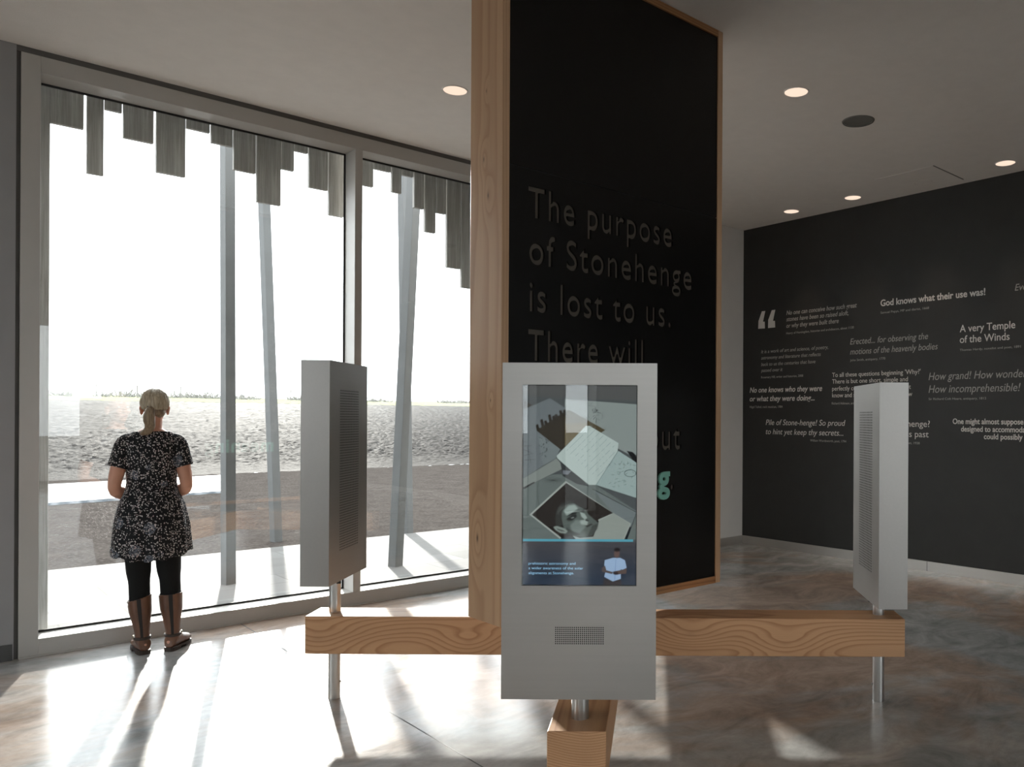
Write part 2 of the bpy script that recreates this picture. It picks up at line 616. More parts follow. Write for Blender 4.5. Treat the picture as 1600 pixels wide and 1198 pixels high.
# window wall: plaster left and right of the glazing, near-flush strip above it coloured dark as recess shade
struct(MB().box(XN, 0.572, YW, YW + 0.26, 0, HC).build('wall_left', M['shaded_plaster']))
struct(MB().box(4.705, XW, YW, YW + 0.26, 0, HC).build('wall_far', M['wall_plaster']))
struct(MB().box(0.572, 4.705, YW + 0.004, YW + 0.26, 3.783, HC).build('trim_1', M['shadow_gap']))
b = MB(); b.box(0.572, 0.594, YW + 0.02, YW + 0.24, 0, 3.783); b.box(4.68, 4.705, YW + 0.02, YW + 0.24, 0, 3.783)
struct(b.build('trim_2', M['shadow_gap']))
struct(MB().box(XW, XW + 0.25, YR, YW + 0.26, 0, HC).build('wall_right', M['dark_wall_paint']))
# wall behind the camera with an opening added for fill light; near side wall with two more beside the narrow pair
def holed_wall(name, fixed, along, holes, mat):
    """fixed: ('x'|'y', a, b) slab; along: range; holes: list of (s0, s1, z0, z1)"""
    b = MB()
    ax, a0, a1 = fixed
    def put(s0, s1, z0, z1):
        if ax == 'y': b.box(s0, s1, a0, a1, z0, z1)
        else: b.box(a0, a1, s0, s1, z0, z1)
    s = along[0]
    for h0, h1, z0, z1 in holes:
        put(s, h0, 0, HC); put(h0, h1, 0, z0); put(h0, h1, z1, HC); s = h1
    put(s, along[1], 0, HC)
    return struct(b.build(name, mat))
holed_wall('wall_rear', ('y', YR - 0.25, YR), (XN, XW), [(0.6, 6.3, 0.1, 3.5)], M['back_wall_paint'])
holed_wall('wall_near', ('x', XN - 0.25, XN), (YR, YW + 0.26), [(-7.3, -5.1, 0.1, 3.5), (-4.0, -3.3, 0.1, 3.5), (-2.9, -2.2, 0.1, 3.5), (2.9, 5.7, 0.1, 3.5)], M['back_wall_paint'])

# steel skirting
struct(MB().box(XW - 0.012, XW, YR, YW - 0.012, 0, 0.098).build('baseboard_right', M['steel_skirting']))
struct(MB().box(4.715, XW - 0.012, YW - 0.012, YW, 0, 0.098).build('baseboard_far', M['steel_skirting']))
struct(MB().box(XN, 0.565, YW - 0.012, YW, 0, 0.10).build('baseboard_left', M['shaded_skirting']))
struct(MB().box(XW - 0.0135, XW - 0.0115, 3.92, 3.924, 0, 0.098).build('trim_3', M['rubber']))
# saw-cut joint across the floor
struct(MB().box(1.872, 1.878, YR, YW - 0.002, -0.004, 0.0006).build('trim_4', M['rubber']))

# ------------------------------------------------------------------ the big window
YG = YW + 0.20
def make_window(name, root_loc, rz, x0, x1, mull, z0, z1, sill, depth, frame_w, out):
    root = empty(name, root_loc, rz)
    root['kind'] = 'structure'
    xs = [x0 + frame_w] + mull + [x1 - frame_w]
    fb = MB()
    fb.box(x0, x0 + frame_w, 0, depth, z0, z1)
    fb.box(x1 - frame_w, x1, 0, depth, z0, z1)
    fb.box(x0 + frame_w, x1 - frame_w, 0, depth, z0, z0 + sill)
    fb.box(x0 + frame_w, x1 - frame_w, 0, depth, z1 - 0.105, z1)
    for i in range(0, len(mull), 2):
        fb.box(mull[i], mull[i + 1], 0, depth, z0 + sill, z1 - 0.105)
    fb.build('frame', M['frame_coating'], root, bevel=0.002)
    for i in range(0, len(xs), 2):
        a, c = xs[i], xs[i + 1]
        lo, hi = z0 + sill, z1 - 0.105
        MB().box(a + 0.002, c - 0.002, depth - 0.018, depth - 0.006, lo + 0.002, hi - 0.002).build('pane', M['clear_glass'], root)
        g = MB(); t = 0.014
        g.box(a, c, depth - 0.026, depth - 0.0185, lo, lo + t); g.box(a, c, depth - 0.026, depth - 0.0185, hi - t, hi)
        g.box(a, a + t, depth - 0.026, depth - 0.0185, lo + t, hi - t); g.box(c - t, c, depth - 0.026, depth - 0.0185, lo + t, hi - t)
        g.build('gasket', M['rubber'], root)
    return root
make_window('window_1', (0, YW, 0), 0, 0.594, 4.68, [2.714, 2.775], 0, 3.783, 0.108, 0.215, 0.1, 1)
struct(MB().box(0.596, 4.678, YW - 0.012, YW, 0, 0.008).build('trim_5', M['frame_coating']))
make_window('fill_window_2', (0, YR, 0), math.pi, -6.3, -0.6, [-3.43, -3.37], 0.1, 3.5, 0.06, 0.2, 0.06, -1)  # opening added behind the camera for fill light
make_window('window_3', (XN, 0, 0), math.pi / 2, -4.0, -3.3, [], 0.1, 3.5, 0.06, 0.2, 0.06, -1)
make_window('window_4', (XN, 0, 0), math.pi / 2, -2.9, -2.2, [], 0.1, 3.5, 0.06, 0.2, 0.06, -1)
make_window('fill_window_6', (XN, 0, 0), math.pi / 2, -7.3, -5.1, [-6.23, -6.17], 0.1, 3.5, 0.06, 0.2, 0.06, -1)  # added opening, brightens the ceiling and room from behind
make_window('fill_window_5', (XN, 0, 0), math.pi / 2, 2.9, 5.7, [4.27, 4.33], 0.1, 3.5, 0.06, 0.2, 0.06, -1)  # side opening added for ambient fill

# ------------------------------------------------------------------ outside: ground, field, boards, canopy posts
struct(MB().box(-60, 60, YW + 0.26, 9.79, -0.3, 0.0).build('pavement', M['paving_stone']))
b = MB(); b.box(-60, 60, -60, YR - 0.26, -0.3, -0.02); b.box(-60, XN - 0.26, YR - 0.26, YW + 0.26, -0.3, -0.02); b.box(XW + 0.26, 60, YR - 0.26, YW + 0.26, -0.3, -0.02)
struct(b.build('ground', M['paving_stone']))

def terrain_z(X, Y):
    s = max(0.0, Y - 23.0)
    return 0.0436 * s - (0.0 if Y < 112 else 0.11 * (Y - 112))

def strip(name, nx, ys, mat, amp, freq, seed):
    """rough ground in a fan that widens with distance"""
    v, f = [], []
    for j, y in enumerate(ys):
        xa, xb_ = -0.12 * y - 4, 1.2 * y + 6
        for i in range(nx):
            x = xa + (xb_ - xa) * i / (nx - 1)
            q = Vector((x * freq + seed, y * freq, seed))
            h = (noise.fractal(q, 0.7, 2.1, 3) * amp + noise.noise(q * 0.1) * amp * 0.8) * min(1.0, 0.1 + (y - ys[0]) / 5.0)
            v.append((x, y, terrain_z(x, y) + h))
    for j in range(len(ys) - 1):
        for i in range(nx - 1):
            a = j * nx + i
            f.append((a, a + 1, a + nx + 1, a + nx))
    return struct(MB().add(v, f).build(name, mat, smooth=True))
ys = [9.79 + (23.4 - 9.79) * i / 90 for i in range(90)] + [23.34]
strip('garden_soil', 300, ys, M['fine_soil'], 0.012, 5.0, 3.1).location.z = -0.03
ys = [23.3 * (90.5 / 23.3) ** (i / 400) for i in range(401)]
fo = strip('field', 620, ys, M['ploughed_soil'], 0.055, 6.5, 9.7)
fo.location.z = -0.03
ys = [90.3 + i for i in range(41)]
strip('field_margin', 160, ys, M['pale_grass'], 0.05, 1.0, 5.0)

p = MB()
c = [on_floor(77, 787), on_floor(367, 766.5), on_floor(349, 743), on_floor(77, 756)]
d0 = (c[1] - c[0]).normalized()
c[0] = c[0] - d0 * 16; c[3] = c[3] - d0 * 20
lo = [Vector((q.x, q.y, -0.03)) for q in c]
hi = [Vector((q.x, q.y, 0.02)) for q in c]
p.add(lo + hi, [(3, 2, 1, 0), (4, 5, 6, 7), (0, 1, 5, 4), (1, 2, 6, 5), (2, 3, 7, 6), (3, 0, 4, 7)])
struct(p.build('path', M['wet_stone']))

# scrub along the far margin (uncountable) and the fence posts in it
b = MB()
rs = random.Random(4)
for k in range(420):
    x = rs.uniform(4, 75)
    y = 105 + rs.uniform(-1, 1.5)
    if noise.noise(Vector((x * 0.16, 2.2, 0))) < -0.12: continue
    h = rs.uniform(0.25, 0.8) * (1.3 if x < 30 else 0.8)
    z = terrain_z(x, y)
    for q in range(3):
        b.prism((x + rs.uniform(-.3, .3), y, z - 0.1), (x + rs.uniform(-.8, .8), y + rs.uniform(-.3, .3), z + h * rs.uniform(.4, 1)), 0.16, 0.05, ta=0.05, tb=0.03)
tag(b.build('scrub', M['scrub']), 'low straggly scrub along the hazy far edge of the field', 'scrub', kind='stuff')
for px_, lb in ((150, 'thin fence post on the skyline left of the woman, farther from her head'), (214.5, 'thin fence post on the skyline just left of her head'),
                (282, 'thin fence post on the skyline just right of her head'), (454, 'thin fence post on the skyline beside the left steel kiosk')):
    q = on_y(px_, 620, 103.3)
    z = terrain_z(q.x, 103.3)
    tag(MB().prism((0, 0, -0.2), (0, 0, 1.35), 0.055, 0.055).build('fence_post', M['post_dark'], loc=(q.x, 103.3, z)), lb, 'fence post', 'fence posts on the skyline')

# hazy winter air over the field
m = Mat('winter_haze')
out = [n for n in m.nt.nodes if n.type == 'OUTPUT_MATERIAL'][0]
vs = m.n('VolumeScatter')
vs.inputs['Color'].default_value = (0.93, 0.97, 1.0, 1)
vs.inputs['Density'].default_value = 0.00065
vs.inputs['Anisotropy'].default_value = 0.35
m.l(vs.outputs[0], out.inputs['Volume'])
m.nt.nodes.remove(m.b)
hz = MB().box(-40, 170, 24, 150, -6, 22).build('haze', m.m)
tag(hz, 'pale winter haze hanging over the ploughed field', 'haze', kind='stuff')

# hanging cladding boards at the head of the window
YB = YW + 0.30
boards = [(78.4, 132.7, 191.6, 201.6), (135.5, 163.5, 270.5, 274.2), (163.9, 192.6, 170.3, 176.5), (192.8, 241.7, 214.6, 224.6), (244.2, 291.3, 268.7, 276.7),
          (292.0, 329.6, 200.4, 207.4), (330.2, 364.6, 222.9, 229.2), (365.2, 400.8, 264.5, 271.5), (401.2, 440, 314, 322.5), (440.4, 460.7, 263.0, 268.0),
          (461, 482.5, 234.8, 240.5), (482.9, 513.4, 292.0, 298.3), (514.0, 537.9, 335.0, 340.2),
          (562, 584.5, 286, 294.3), (585, 612, 262.6, 270.0), (612.4, 628.3, 298.5, 303.6), (628.7, 646.8, 272.4, 277.4), (647.2, 663.5, 322.5, 328.2),
          (664, 681.7, 360.5, 365.6), (682.1, 697.8, 331.0, 335.6), (698.2, 720.6, 415.5, 422.2), (721, 738, 447, 453)]
# what each board looks like beside its neighbours
bl = ['wide short weathered board at the left end of the window head', 'narrow long weathered board second from the left window jamb', 'very short weathered board between the narrow long board and a squarer one',
      'broad square-ended weathered board fourth from the left jamb', 'broad long weathered board fifth from the left jamb, feathered grain', 'very short weathered board just right of the broad long one',
      'short weathered board hanging in front of the upright canopy post', 'weathered board left of the sunlit gap, beside the low sun', 'long weathered board against which the sun flares, above the leaning post',
      'short narrow weathered board right of the sun-flared board', 'shortest stub of weathered board left of the mullion pair', 'mid-length weathered board second left of the mullion',
      'long weathered board directly left of the window mullion', 'weathered board directly right of the window mullion', 'very short weathered board second right of the mullion', 'mid-length narrow weathered board third right of the mullion',
      'very short narrow weathered board above the crossing canopy posts', 'weathered board just right of the crossing canopy posts', 'narrow weathered board stepping down lower than both its neighbours in the right pane',
      'weathered board between the low stepping one and the wide long one in the right pane', 'wide long weathered board near the timber-framed column', 'longest weathered board, half hidden behind the timber-framed column']
rs = random.Random(2)
for (xa, xb, ya, yb), lb in zip(boards, bl):
    A, B = on_y(xa, ya, YB), on_y(xb, yb, YB)
    x0, x1 = A.x, B.x - 0.006
    z = 0.5 * (A.z + B.z)
    o = MB().box(-(x1 - x0) / 2, (x1 - x0) / 2, 0, 0.035, 0, 3.95 - z).build('cladding_board', M['weathered_timber'], loc=((x0 + x1) / 2, YB, z), bevel=0.003)
    tag(o, lb, 'board', 'weathered boards hanging at the window head')
xb = on_y(738, 450, YB).x
for k in range(7):                                   # the rest of the row, up to the end of the glazing
    wd = (0.12, 0.16, 0.10, 0.14, 0.12, 0.15, 0.12)[k]
    z = (3.3, 2.9, 3.2, 3.0, 3.35, 2.85, 3.1)[k]
    if xb + wd > 4.72: break
    o = MB().box(-wd / 2, wd / 2, 0, 0.035, 0, 3.95 - z).build('cladding_board', M['weathered_timber'], loc=(xb + wd / 2 + 0.003, YB, z), bevel=0.003)
    tag(o, 'weathered board hidden behind the timber-framed column', 'board', 'weathered boards hanging at the window head')
    xb += wd + 0.006
struct(MB().box(0.56, 0.776, YB, YB + 0.05, 0, 3.95).build('trim_6', M['weathered_timber'], bevel=0.003))

def post(px0, px1, base_y, half, label, tw=0.3, cap=5.2, base_px=None):
    """canopy post standing at the floor point under px1, passing through px0"""
    b0 = on_floor(*px1)
    D = b0.dot(F2)
    top = at_depth(px0[0], px0[1], D)
    d = (top - b0)
    end = b0 + d * (cap / d.z)
    mid = Vector((0, 0, 0))
    o = MB().prism((0, 0, -0.1), end - b0, half, half, tw).build('canopy_post', M['column_paint'], loc=b0, bevel=0.004)
    return tag(o, label, 'post', 'slender canopy posts outside the window')
post((355.5, 230), (357, 912), 0, 0.046, 'upright pale canopy post outside the window nearest the woman', 0.25)
post((413, 322), (432, 842), 0, 0.052, 'leaning pale canopy post between the upright post and the left kiosk', 0.25)
post((646, 300), (617, 884), 0, 0.052, 'pale canopy post leaning right, in front of its crossing twin', 0.35)
p5 = Vector((5.02, 8.1, 0))  # unseen post added to cast the shadow slit in the sun patch
tag(MB().prism((0, 0, -0.1), (0.0, 0.0, 5.2), 0.046, 0.046, 0.3).build('canopy_post', M['column_paint'], loc=p5, bevel=0.004), 'unseen pale canopy post added behind the timber-framed column', 'post', 'slender canopy posts outside the window')
post((630, 300), (637, 830), 0, 0.052, 'pale canopy post behind, crossing the right-leaning one', 0.3)

# ------------------------------------------------------------------ central timber cross, kiosks and text column
CX, CY = 2.815, 3.314
RZ = math.atan2(R2.y, R2.x)
ASH_L, ASH_D = (0.63, 0.37, 0.20, 1), (0.42, 0.21, 0.10, 1)
wood('ash_beam_x', 0, ASH_L, ASH_D, pith=(-0.03, 0.30), freq=75, knots=[((-1.52, -0.1, 0.345), 0.032), ((-0.72, -0.1, 0.335), 0.024), ((0.95, -0.1, 0.33), 0.03), ((0.45, -0.1, 0.38), 0.028)], warp=0.022, knot_dark=0.12)
wood('ash_beam_y', 1, ASH_L, ASH_D, pith=(0.05, 0.95), freq=110, warp=0.008)
wood('oak_post', 2, (0.60, 0.39, 0.235, 1), (0.48, 0.29, 0.165, 1), pith=(-2.6, 0.3), freq=60,
     knots=[((-0.765, 0.0, 3.07), 0.008), ((-0.765, 0.02, 2.75), 0.012), ((-0.765, -0.02, 2.57), 0.014), ((-0.765, 0.06, 0.94), 0.02), ((-0.765, -0.05, 1.6), 0.008)], warp=0.010)
wood('oak_rail', 0, (0.40, 0.20, 0.085, 1), (0.22, 0.10, 0.04, 1), pith=(0.2, 0.2), freq=70, warp=0.01)

ZB0, ZB1 = 0.264, 0.464
base = empty('timber_base', (CX, CY, 0), RZ)
tag(base, 'low cross of thick ash beams on short steel legs carrying the kiosks and text column', 'timber base')
MB().box(-1.59, 1.585, -0.1, 0.1, ZB0, ZB1).build('cross_beam', M['ash_beam_x'], base, bevel=0.004)
MB().box(-0.1, 0.1, -1.64, -0.1005, ZB0, ZB1).build('front_arm', M['ash_beam_y'], base, bevel=0.004)
MB().box(-0.1, 0.1, 0.1005, 1.62, ZB0, ZB1).build('rear_arm', M['ash_beam_y'], base, bevel=0.004)
for lx, ly in ((-1.472, 0), (1.472, 0), (0.004, -1.515), (0, 1.5)):
    MB().cyl((lx, ly), 0.0305, 0, ZB0).build('leg', M['steel_pole'], base, smooth=False)
    o = MB().cyl((lx + (0.033 if lx < 0 else -0.033), ly), 0.004, 0.085, 0.095, 8).build('screw', M['steel_pole'], base)

# --- painted picture for the kiosk screens (grid of colours)
SX0, SX1, SY0, SY1 = 816.4, 994.6, 600.5, 915.8
def screen_image():
    W, H = 286, 506
    xs = np.linspace(SX0, SX1, W); ysx = np.linspace(SY0, SY1, H)
    X, Y = np.meshgrid(xs, ysx)
    img = np.zeros((H, W, 3))
    def C3(c): return np.array([lin(k) for k in c])
    def blend(mask, c, a=1.0):
        m_ = np.clip(mask, 0, 1)[..., None] * a
        img[:] = img * (1 - m_) + C3(c) * m_
    def poly(pts):
        d = np.full(X.shape, 1e9)
        inside = np.zeros(X.shape, bool)
        n = len(pts)
        for i in range(n):
            (x0, y0), (x1, y1) = pts[i], pts[(i + 1) % n]
            cond = ((y0 > Y) != (y1 > Y)) & (X < (x1 - x0) * (Y - y0) / ((y1 - y0) or 1e-9) + x0)
            inside ^= cond
            ex, ey = x1 - x0, y1 - y0
            t = np.clip(((X - x0) * ex + (Y - y0) * ey) / (ex * ex + ey * ey + 1e-9), 0, 1)
            d = np.minimum(d, np.hypot(X - x0 - t * ex, Y - y0 - t * ey))
        return np.clip(np.where(inside, d, -d) / 0.7 + 0.5, 0, 1)
    def line(p, q, wdt=0.5):
        ex, ey = q[0] - p[0], q[1] - p[1]
        t = np.clip(((X - p[0]) * ex + (Y - p[1]) * ey) / (ex * ex + ey * ey + 1e-9), 0, 1)
        return np.clip((wdt - np.hypot(X - p[0] - t * ex, Y - p[1] - t * ey)) / 0.6 + 0.5, 0, 1)
    def blob(cx, cy, rx, ry, ang=0, soft=1.0):
        ca, sa = math.cos(ang), math.sin(ang)
        u = ((X - cx) * ca + (Y - cy) * sa) / rx; v = (-(X - cx) * sa + (Y - cy) * ca) / ry
        r = np.sqrt(u * u + v * v)
        return np.clip((1 - r) / soft * 1.0 + 0.0, 0, 1)
    a = lambda zx, zy: (810 + zx / 7.263, 595 + zy / 7.263)
    c2 = lambda zx, zy: (810 + zx / 6.658, 740 + zy / 6.658)
    # table top and backdrop
    blend(np.ones(X.shape), (84, 90, 92))
    blend(poly([a(0, 0), a(1400, 0), a(1400, 220), a(0, 160)]), (92, 94, 94))
    # plan sheet, top right
    blend(poly([a(520, 200), a(1100, 240), a(1380, 260), a(1380, 900), a(900, 640), a(520, 330)]), (150, 160, 158))
    rng = np.random.RandomState(3)
    for k in range(26):
        p = a(600 + rng.rand() * 500, 250 + rng.rand() * 350)
        q = (p[0] + rng.randn() * 5, p[1] + rng.randn() * 5)
        blend(line(p, q, 0.25), (70, 78, 80), 0.6)
    for k in range(14):
        p = a(820 + rng.rand() * 70, 300 + rng.rand() * 120); q = (p[0] + rng.randn() * 4, p[1] + rng.randn() * 4)
        blend(line(p, q, 0.4), (40, 48, 50), 0.8)
    # dark corner print at far left
    blend(poly([a(40, 215), a(150, 270), a(50, 330)]), (58, 54, 48))
    # sheet at left
    blend(poly([a(40, 330), a(350, 190), a(520, 300), a(420, 860), a(280, 960), a(40, 1120)]), (118, 126, 130))
    blend(poly([a(210, 600), a(470, 770), a(420, 880), a(280, 960)]), (128, 138, 140))
    # photograph of standing stones in a field
    blend(poly([a(200, 560), a(570, 325), a(980, 552), a(920, 590), a(770, 510), a(480, 780)]), (86, 78, 58))
    blend(poly([a(200, 560), a(520, 345), a(520, 760), a(480, 780)]), (58, 54, 46))
    blend(poly([a(525, 480), a(760, 470), a(780, 510), a(525, 740)]), (112, 100, 70))
    blend(poly([a(525, 345), a(570, 325), a(760, 430), a(760, 470), a(525, 480)]), (98, 94, 80))
    for k, (x, y, h) in enumerate([(190, 500, 60), (240, 440, 70), (285, 455, 50), (330, 385, 80), (375, 400, 60), (405, 380, 60), (455, 335, 70), (500, 330, 60)]):
        blend(poly([a(x, y), a(x + 28, y - 12), a(x + 48, y + h - 10), a(x + 18, y + h + 10)]), (50, 46, 42))
    # hand-drawn marks at left
    for k in range(22):
        p = a(225 + 90 * abs(math.sin(k * .35)) + rng.rand() * 26, 640 + k * 10.5)
        blend(blob(p[0], p[1], 1.3, 1.1, 0, .6), (48, 52, 54), .9)
    for p, q in (((60, 740), (150, 735)), ((60, 780), (150, 820)), ((60, 850), (170, 820)), ((70, 900), (185, 890)), ((100, 750), (140, 940)), ((60, 690), (80, 690))):
        blend(line(a(*p), a(*q), .35), (70, 76, 80), .8)
    pts = [(105, 1090), (140, 1100), (190, 1060), (225, 1055), (240, 1010), (262, 1040), (300, 965), (330, 990), (360, 935), (400, 930)]
    for p, q in zip(pts[:-1], pts[1:]):
        blend(line(a(*p), a(*q), .7), (56, 62, 64), .9)
    # pale paper edge across, lower sheet
    blend(poly([a(40, 1120), a(430, 880), a(520, 985), a(100, 1200), a(40, 1230)]), (142, 150, 146))
    blend(poly([c2(45, 160), c2(350, 10), c2(620, 0), c2(1230, 390), c2(1230, 690), c2(45, 690)]), (112, 122, 120))
    blend(poly([c2(45, 150), c2(160, 85), c2(172, 98), c2(60, 165)]), (60, 62, 62))
    ar = [c2(215 - 20 * math.sin(t), 330 - t * 90) for t in np.linspace(-.2, 2.6, 14)]
    for p, q in zip(ar[:-1], ar[1:]): blend(line(p, q, .3), (66, 72, 72), .8)
    for k in range(12):
        p = c2(360, 70); ang = k * .52
        blend(line(p, (p[0] + 14 * math.cos(ang), p[1] + 5.5 * math.sin(ang)), .35), (50, 56, 58), .7)
    # dark gap between sheets
    blend(poly([a(470, 900), a(560, 960), a(800, 1198), a(660, 1170), a(500, 1080)]), (62, 66, 68))
    blend(poly([a(500, 1015), a(600, 1020), a(560, 1065), a(505, 1060)]), (126, 132, 140))
    # notebook page open, centre
    blend(poly([a(430, 850), a(760, 505), a(800, 505), a(1130, 700), a(1120, 800), a(1000, 1000), a(880, 1180), a(800, 1180), a(600, 1020), a(440, 880)]), (196, 212, 208))
    blend(poly([a(1000, 1000), a(1130, 790), a(1345, 930), a(1345, 1330), a(880, 1180)]), (170, 190, 188))
    blend(line(a(1120, 800), a(880, 1180), .5), (140, 158, 158))
    for r in range(9):
        for k in range(17):
            p = a(545 + r * 42 + k * 17, 790 - k * 17 + r * 38)
            if rng.rand() < .68 and (p[0] - 810) * 7.263 < 1080:
                blend(line(p, (p[0] + 1.6, p[1] - 1.6), .28), (104, 124, 130), .75)
    for k in range(34):
        p = a(1020 + rng.rand() * 290, 900 + rng.rand() * 330); ang = rng.rand() * 6
        blend(line(p, (p[0] + 4 * math.cos(ang), p[1] + 3 * math.sin(ang)), .3), (62, 84, 88), .8)
    for t in range(16):
        p = a(1265 + 65 * math.cos(t * .4), 1045 + 40 * math.sin(t * .4)); q = a(1265 + 65 * math.cos(t * .4 + .4), 1045 + 40 * math.sin(t * .4 + .4))
        blend(line(p, q, .4), (48, 66, 70), .9)
    # dark pen / strap at right
    blend(poly([a(1225, 790), a(1290, 800), a(1380, 890), a(1380, 960), a(1290, 890)]), (28, 30, 32))
    blend(poly([c2(1190, 390), c2(1230, 400), c2(1150, 640), c2(1090, 790), c2(1060, 770), c2(1130, 620)]), (30, 38, 44))
    # lower sheets right
    blend(poly([c2(770, 160), c2(1230, 390), c2(1170, 560), c2(985, 410)]), (124, 134, 136))
    blend(line(c2(770, 160), c2(1225, 400), .5), (48, 52, 54))
    # black and white portrait print
    blend(poly([c2(490, 78), c2(1010, 425), c2(1170, 520), c2(1100, 690), c2(440, 690), c2(115, 432)]), (176, 184, 178))
    blend(poly([c2(497, 98), c2(985, 410), c2(830, 480), c2(850, 560), c2(880, 690), c2(470, 690), c2(140, 432)]), (46, 42, 40))
    blend(poly([c2(840, 490), c2(985, 415), c2(1160, 520), c2(1090, 688), c2(770, 688)]), (160, 168, 162))
    def soft(pts, c, a=1.0, k=2.2):
        m_ = poly([c2(*p) for p in pts])
        n_ = int(k * 2 / 0.625) | 1
        ker = np.hanning(n_ + 2)[1:-1]; ker /= ker.sum()
        pad = n_ // 2
        for ax in (0, 1):
            mp = np.pad(m_, [(pad, pad) if q == ax else (0, 0) for q in (0, 1)], mode='edge')
            m_ = sum(w_ * np.take(mp, range(t, t + m_.shape[ax]), axis=ax) for t, w_ in enumerate(ker))
        blend(m_, c, a)
    soft([(385, 430), (400, 360), (450, 305), (530, 280), (610, 320), (660, 360), (650, 420), (480, 540), (400, 560), (380, 500)], (60, 62, 60), 1, 1.2)      # hair
    soft([(455, 395), (500, 330), (570, 310), (640, 350), (700, 380), (730, 430), (790, 480), (835, 520), (815, 580), (770, 640), (690, 668), (560, 655), (500, 630), (470, 560), (450, 470)], (98, 108, 104), 1, 1.0)   # face
    soft([(470, 390), (520, 335), (585, 325), (620, 365), (560, 410), (500, 440)], (172, 188, 182), .85, 2.0)      # lit forehead
    soft([(600, 480), (660, 500), (700, 560), (640, 620), (560, 610), (540, 540)], (134, 146, 142), .9, 2.2)       # cheek
    soft([(640, 400), (690, 420), (715, 465), (690, 480), (655, 450)], (180, 194, 188), .9, 1.0)                    # nose bridge
    soft([(640, 490), (700, 480), (725, 500), (715, 540), (650, 530)], (186, 200, 194), .8, 1.4)                    # muzzle light
    soft([(500, 475), (560, 430), (600, 425), (610, 450), (560, 490), (520, 500)], (40, 42, 42), .9, 1.0)           # near eye socket
    soft([(500, 450), (560, 408), (610, 405), (600, 420), (550, 435)], (36, 38, 38), .9, .6)                        # brow
    soft([(545, 462), (575, 452), (580, 462), (555, 472)], (150, 160, 156), .8, .5)                                 # eye light
    soft([(640, 395), (680, 375), (700, 392), (670, 405)], (44, 46, 46), .8, .7)                                    # far eye
    soft([(700, 475), (735, 490), (725, 505), (695, 492)], (48, 50, 50), .85, .6)                                   # nostril shadow
    soft([(700, 545), (760, 520), (775, 530), (715, 565)], (52, 54, 54), .85, .6)                                   # mouth
    soft([(770, 540), (830, 520), (820, 580), (770, 640), (720, 655)], (62, 68, 66), .8, 1.6)                       # jaw shadow
    soft([(500, 560), (560, 600), (640, 640), (560, 655), (490, 630)], (58, 62, 60), .75, 1.6)
    soft([(365, 560), (400, 548), (480, 575), (515, 605), (490, 630), (430, 620), (385, 590)], (152, 164, 158), .95, .7)   # ear
    soft([(395, 572), (460, 590), (490, 608), (450, 608), (410, 592)], (84, 90, 88), .85, .6)
    for k in range(7):
        blend(line(c2(400 + k * 16, 420 - k * 14), c2(430 + k * 18, 350 - k * 6), .5), (110, 116, 112), .5)
    blend(poly([c2(450, 640), c2(560, 640), c2(610, 690), c2(440, 690)]), (36, 34, 34))
    blend(poly([c2(565, 650), c2(640, 672), c2(780, 660), c2(770, 690), c2(600, 690)]), (170, 178, 174))
    # caption panel
    low = np.clip((Y - c2(0, 710)[1]) / 0.6, 0, 1)
    t = np.clip((Y - 848) / 68, 0, 1)[..., None]
    band = C3((76, 76, 82)) * (1 - t) + C3((38, 56, 78)) * t
    img[:] = img * (1 - low[..., None]) + band * low[..., None]
    blend(((Y > c2(0, 686)[1]) & (Y < c2(0, 711)[1]) & (X < c2(1192, 0)[0])).astype(float), (96, 178, 200))
    # interpreter in a pale shirt
    S = lambda zx, zy: c2(zx, zy)
    blend(poly([S(890, 1100), S(1068, 1100), S(1072, 1170), S(885, 1170)]), (58, 52, 56))
    blend(poly([S(900, 905), S(985, 880), S(1060, 880), S(1110, 905), S(1128, 985), S(1085, 1005), S(1065, 1000), S(1068, 1100), S(985, 1128), S(895, 1080), S(915, 1000), S(895, 960)]), (172, 200, 236))
    blend(line(S(1015, 900), S(1005, 1110), .4), (120, 150, 200), .8)
    blend(poly([S(868, 985), S(905, 965), S(915, 1010), S(985, 1030), S(975, 1050), S(870, 1025)]), (96, 84, 82))
    blend(poly([S(1085, 1005), S(1128, 990), S(1125, 1045), S(1030, 1055), S(1000, 1040), S(1010, 1020)]), (104, 88, 84))
    blend(blob(*S(1012, 1040), 6, 3.6, .2, .5), (58, 48, 50))
    blend(blob(*S(1025, 835), 5.2, 8.4, 0, .35), (112, 90, 86))
    blend(blob(*S(1028, 795), 6, 4.2, 0, .45), (40, 36, 40))
    # dark edge of the display
    e = np.minimum(np.minimum(X - SX0, SX1 - X), np.minimum(Y - SY0, SY1 - Y))
    img[e < 1.0] = (0.004, 0.004, 0.005)
    img = np.clip(img, 0, 1)
    return img, W, H

KH, KW, KT = 1.156, 0.5315, 0.147
KFZ = 0.5526                          # kiosk bottom height (two of the three)
DF = 2.755                            # depth of the front kiosk's face
def K(x, y):                          # pixel on the front kiosk's face -> local (x, z)
    q = at_depth(x, y, DF)
    l = q - Vector((CX, CY, 0))
    return l.dot(R2) , q.z - KFZ

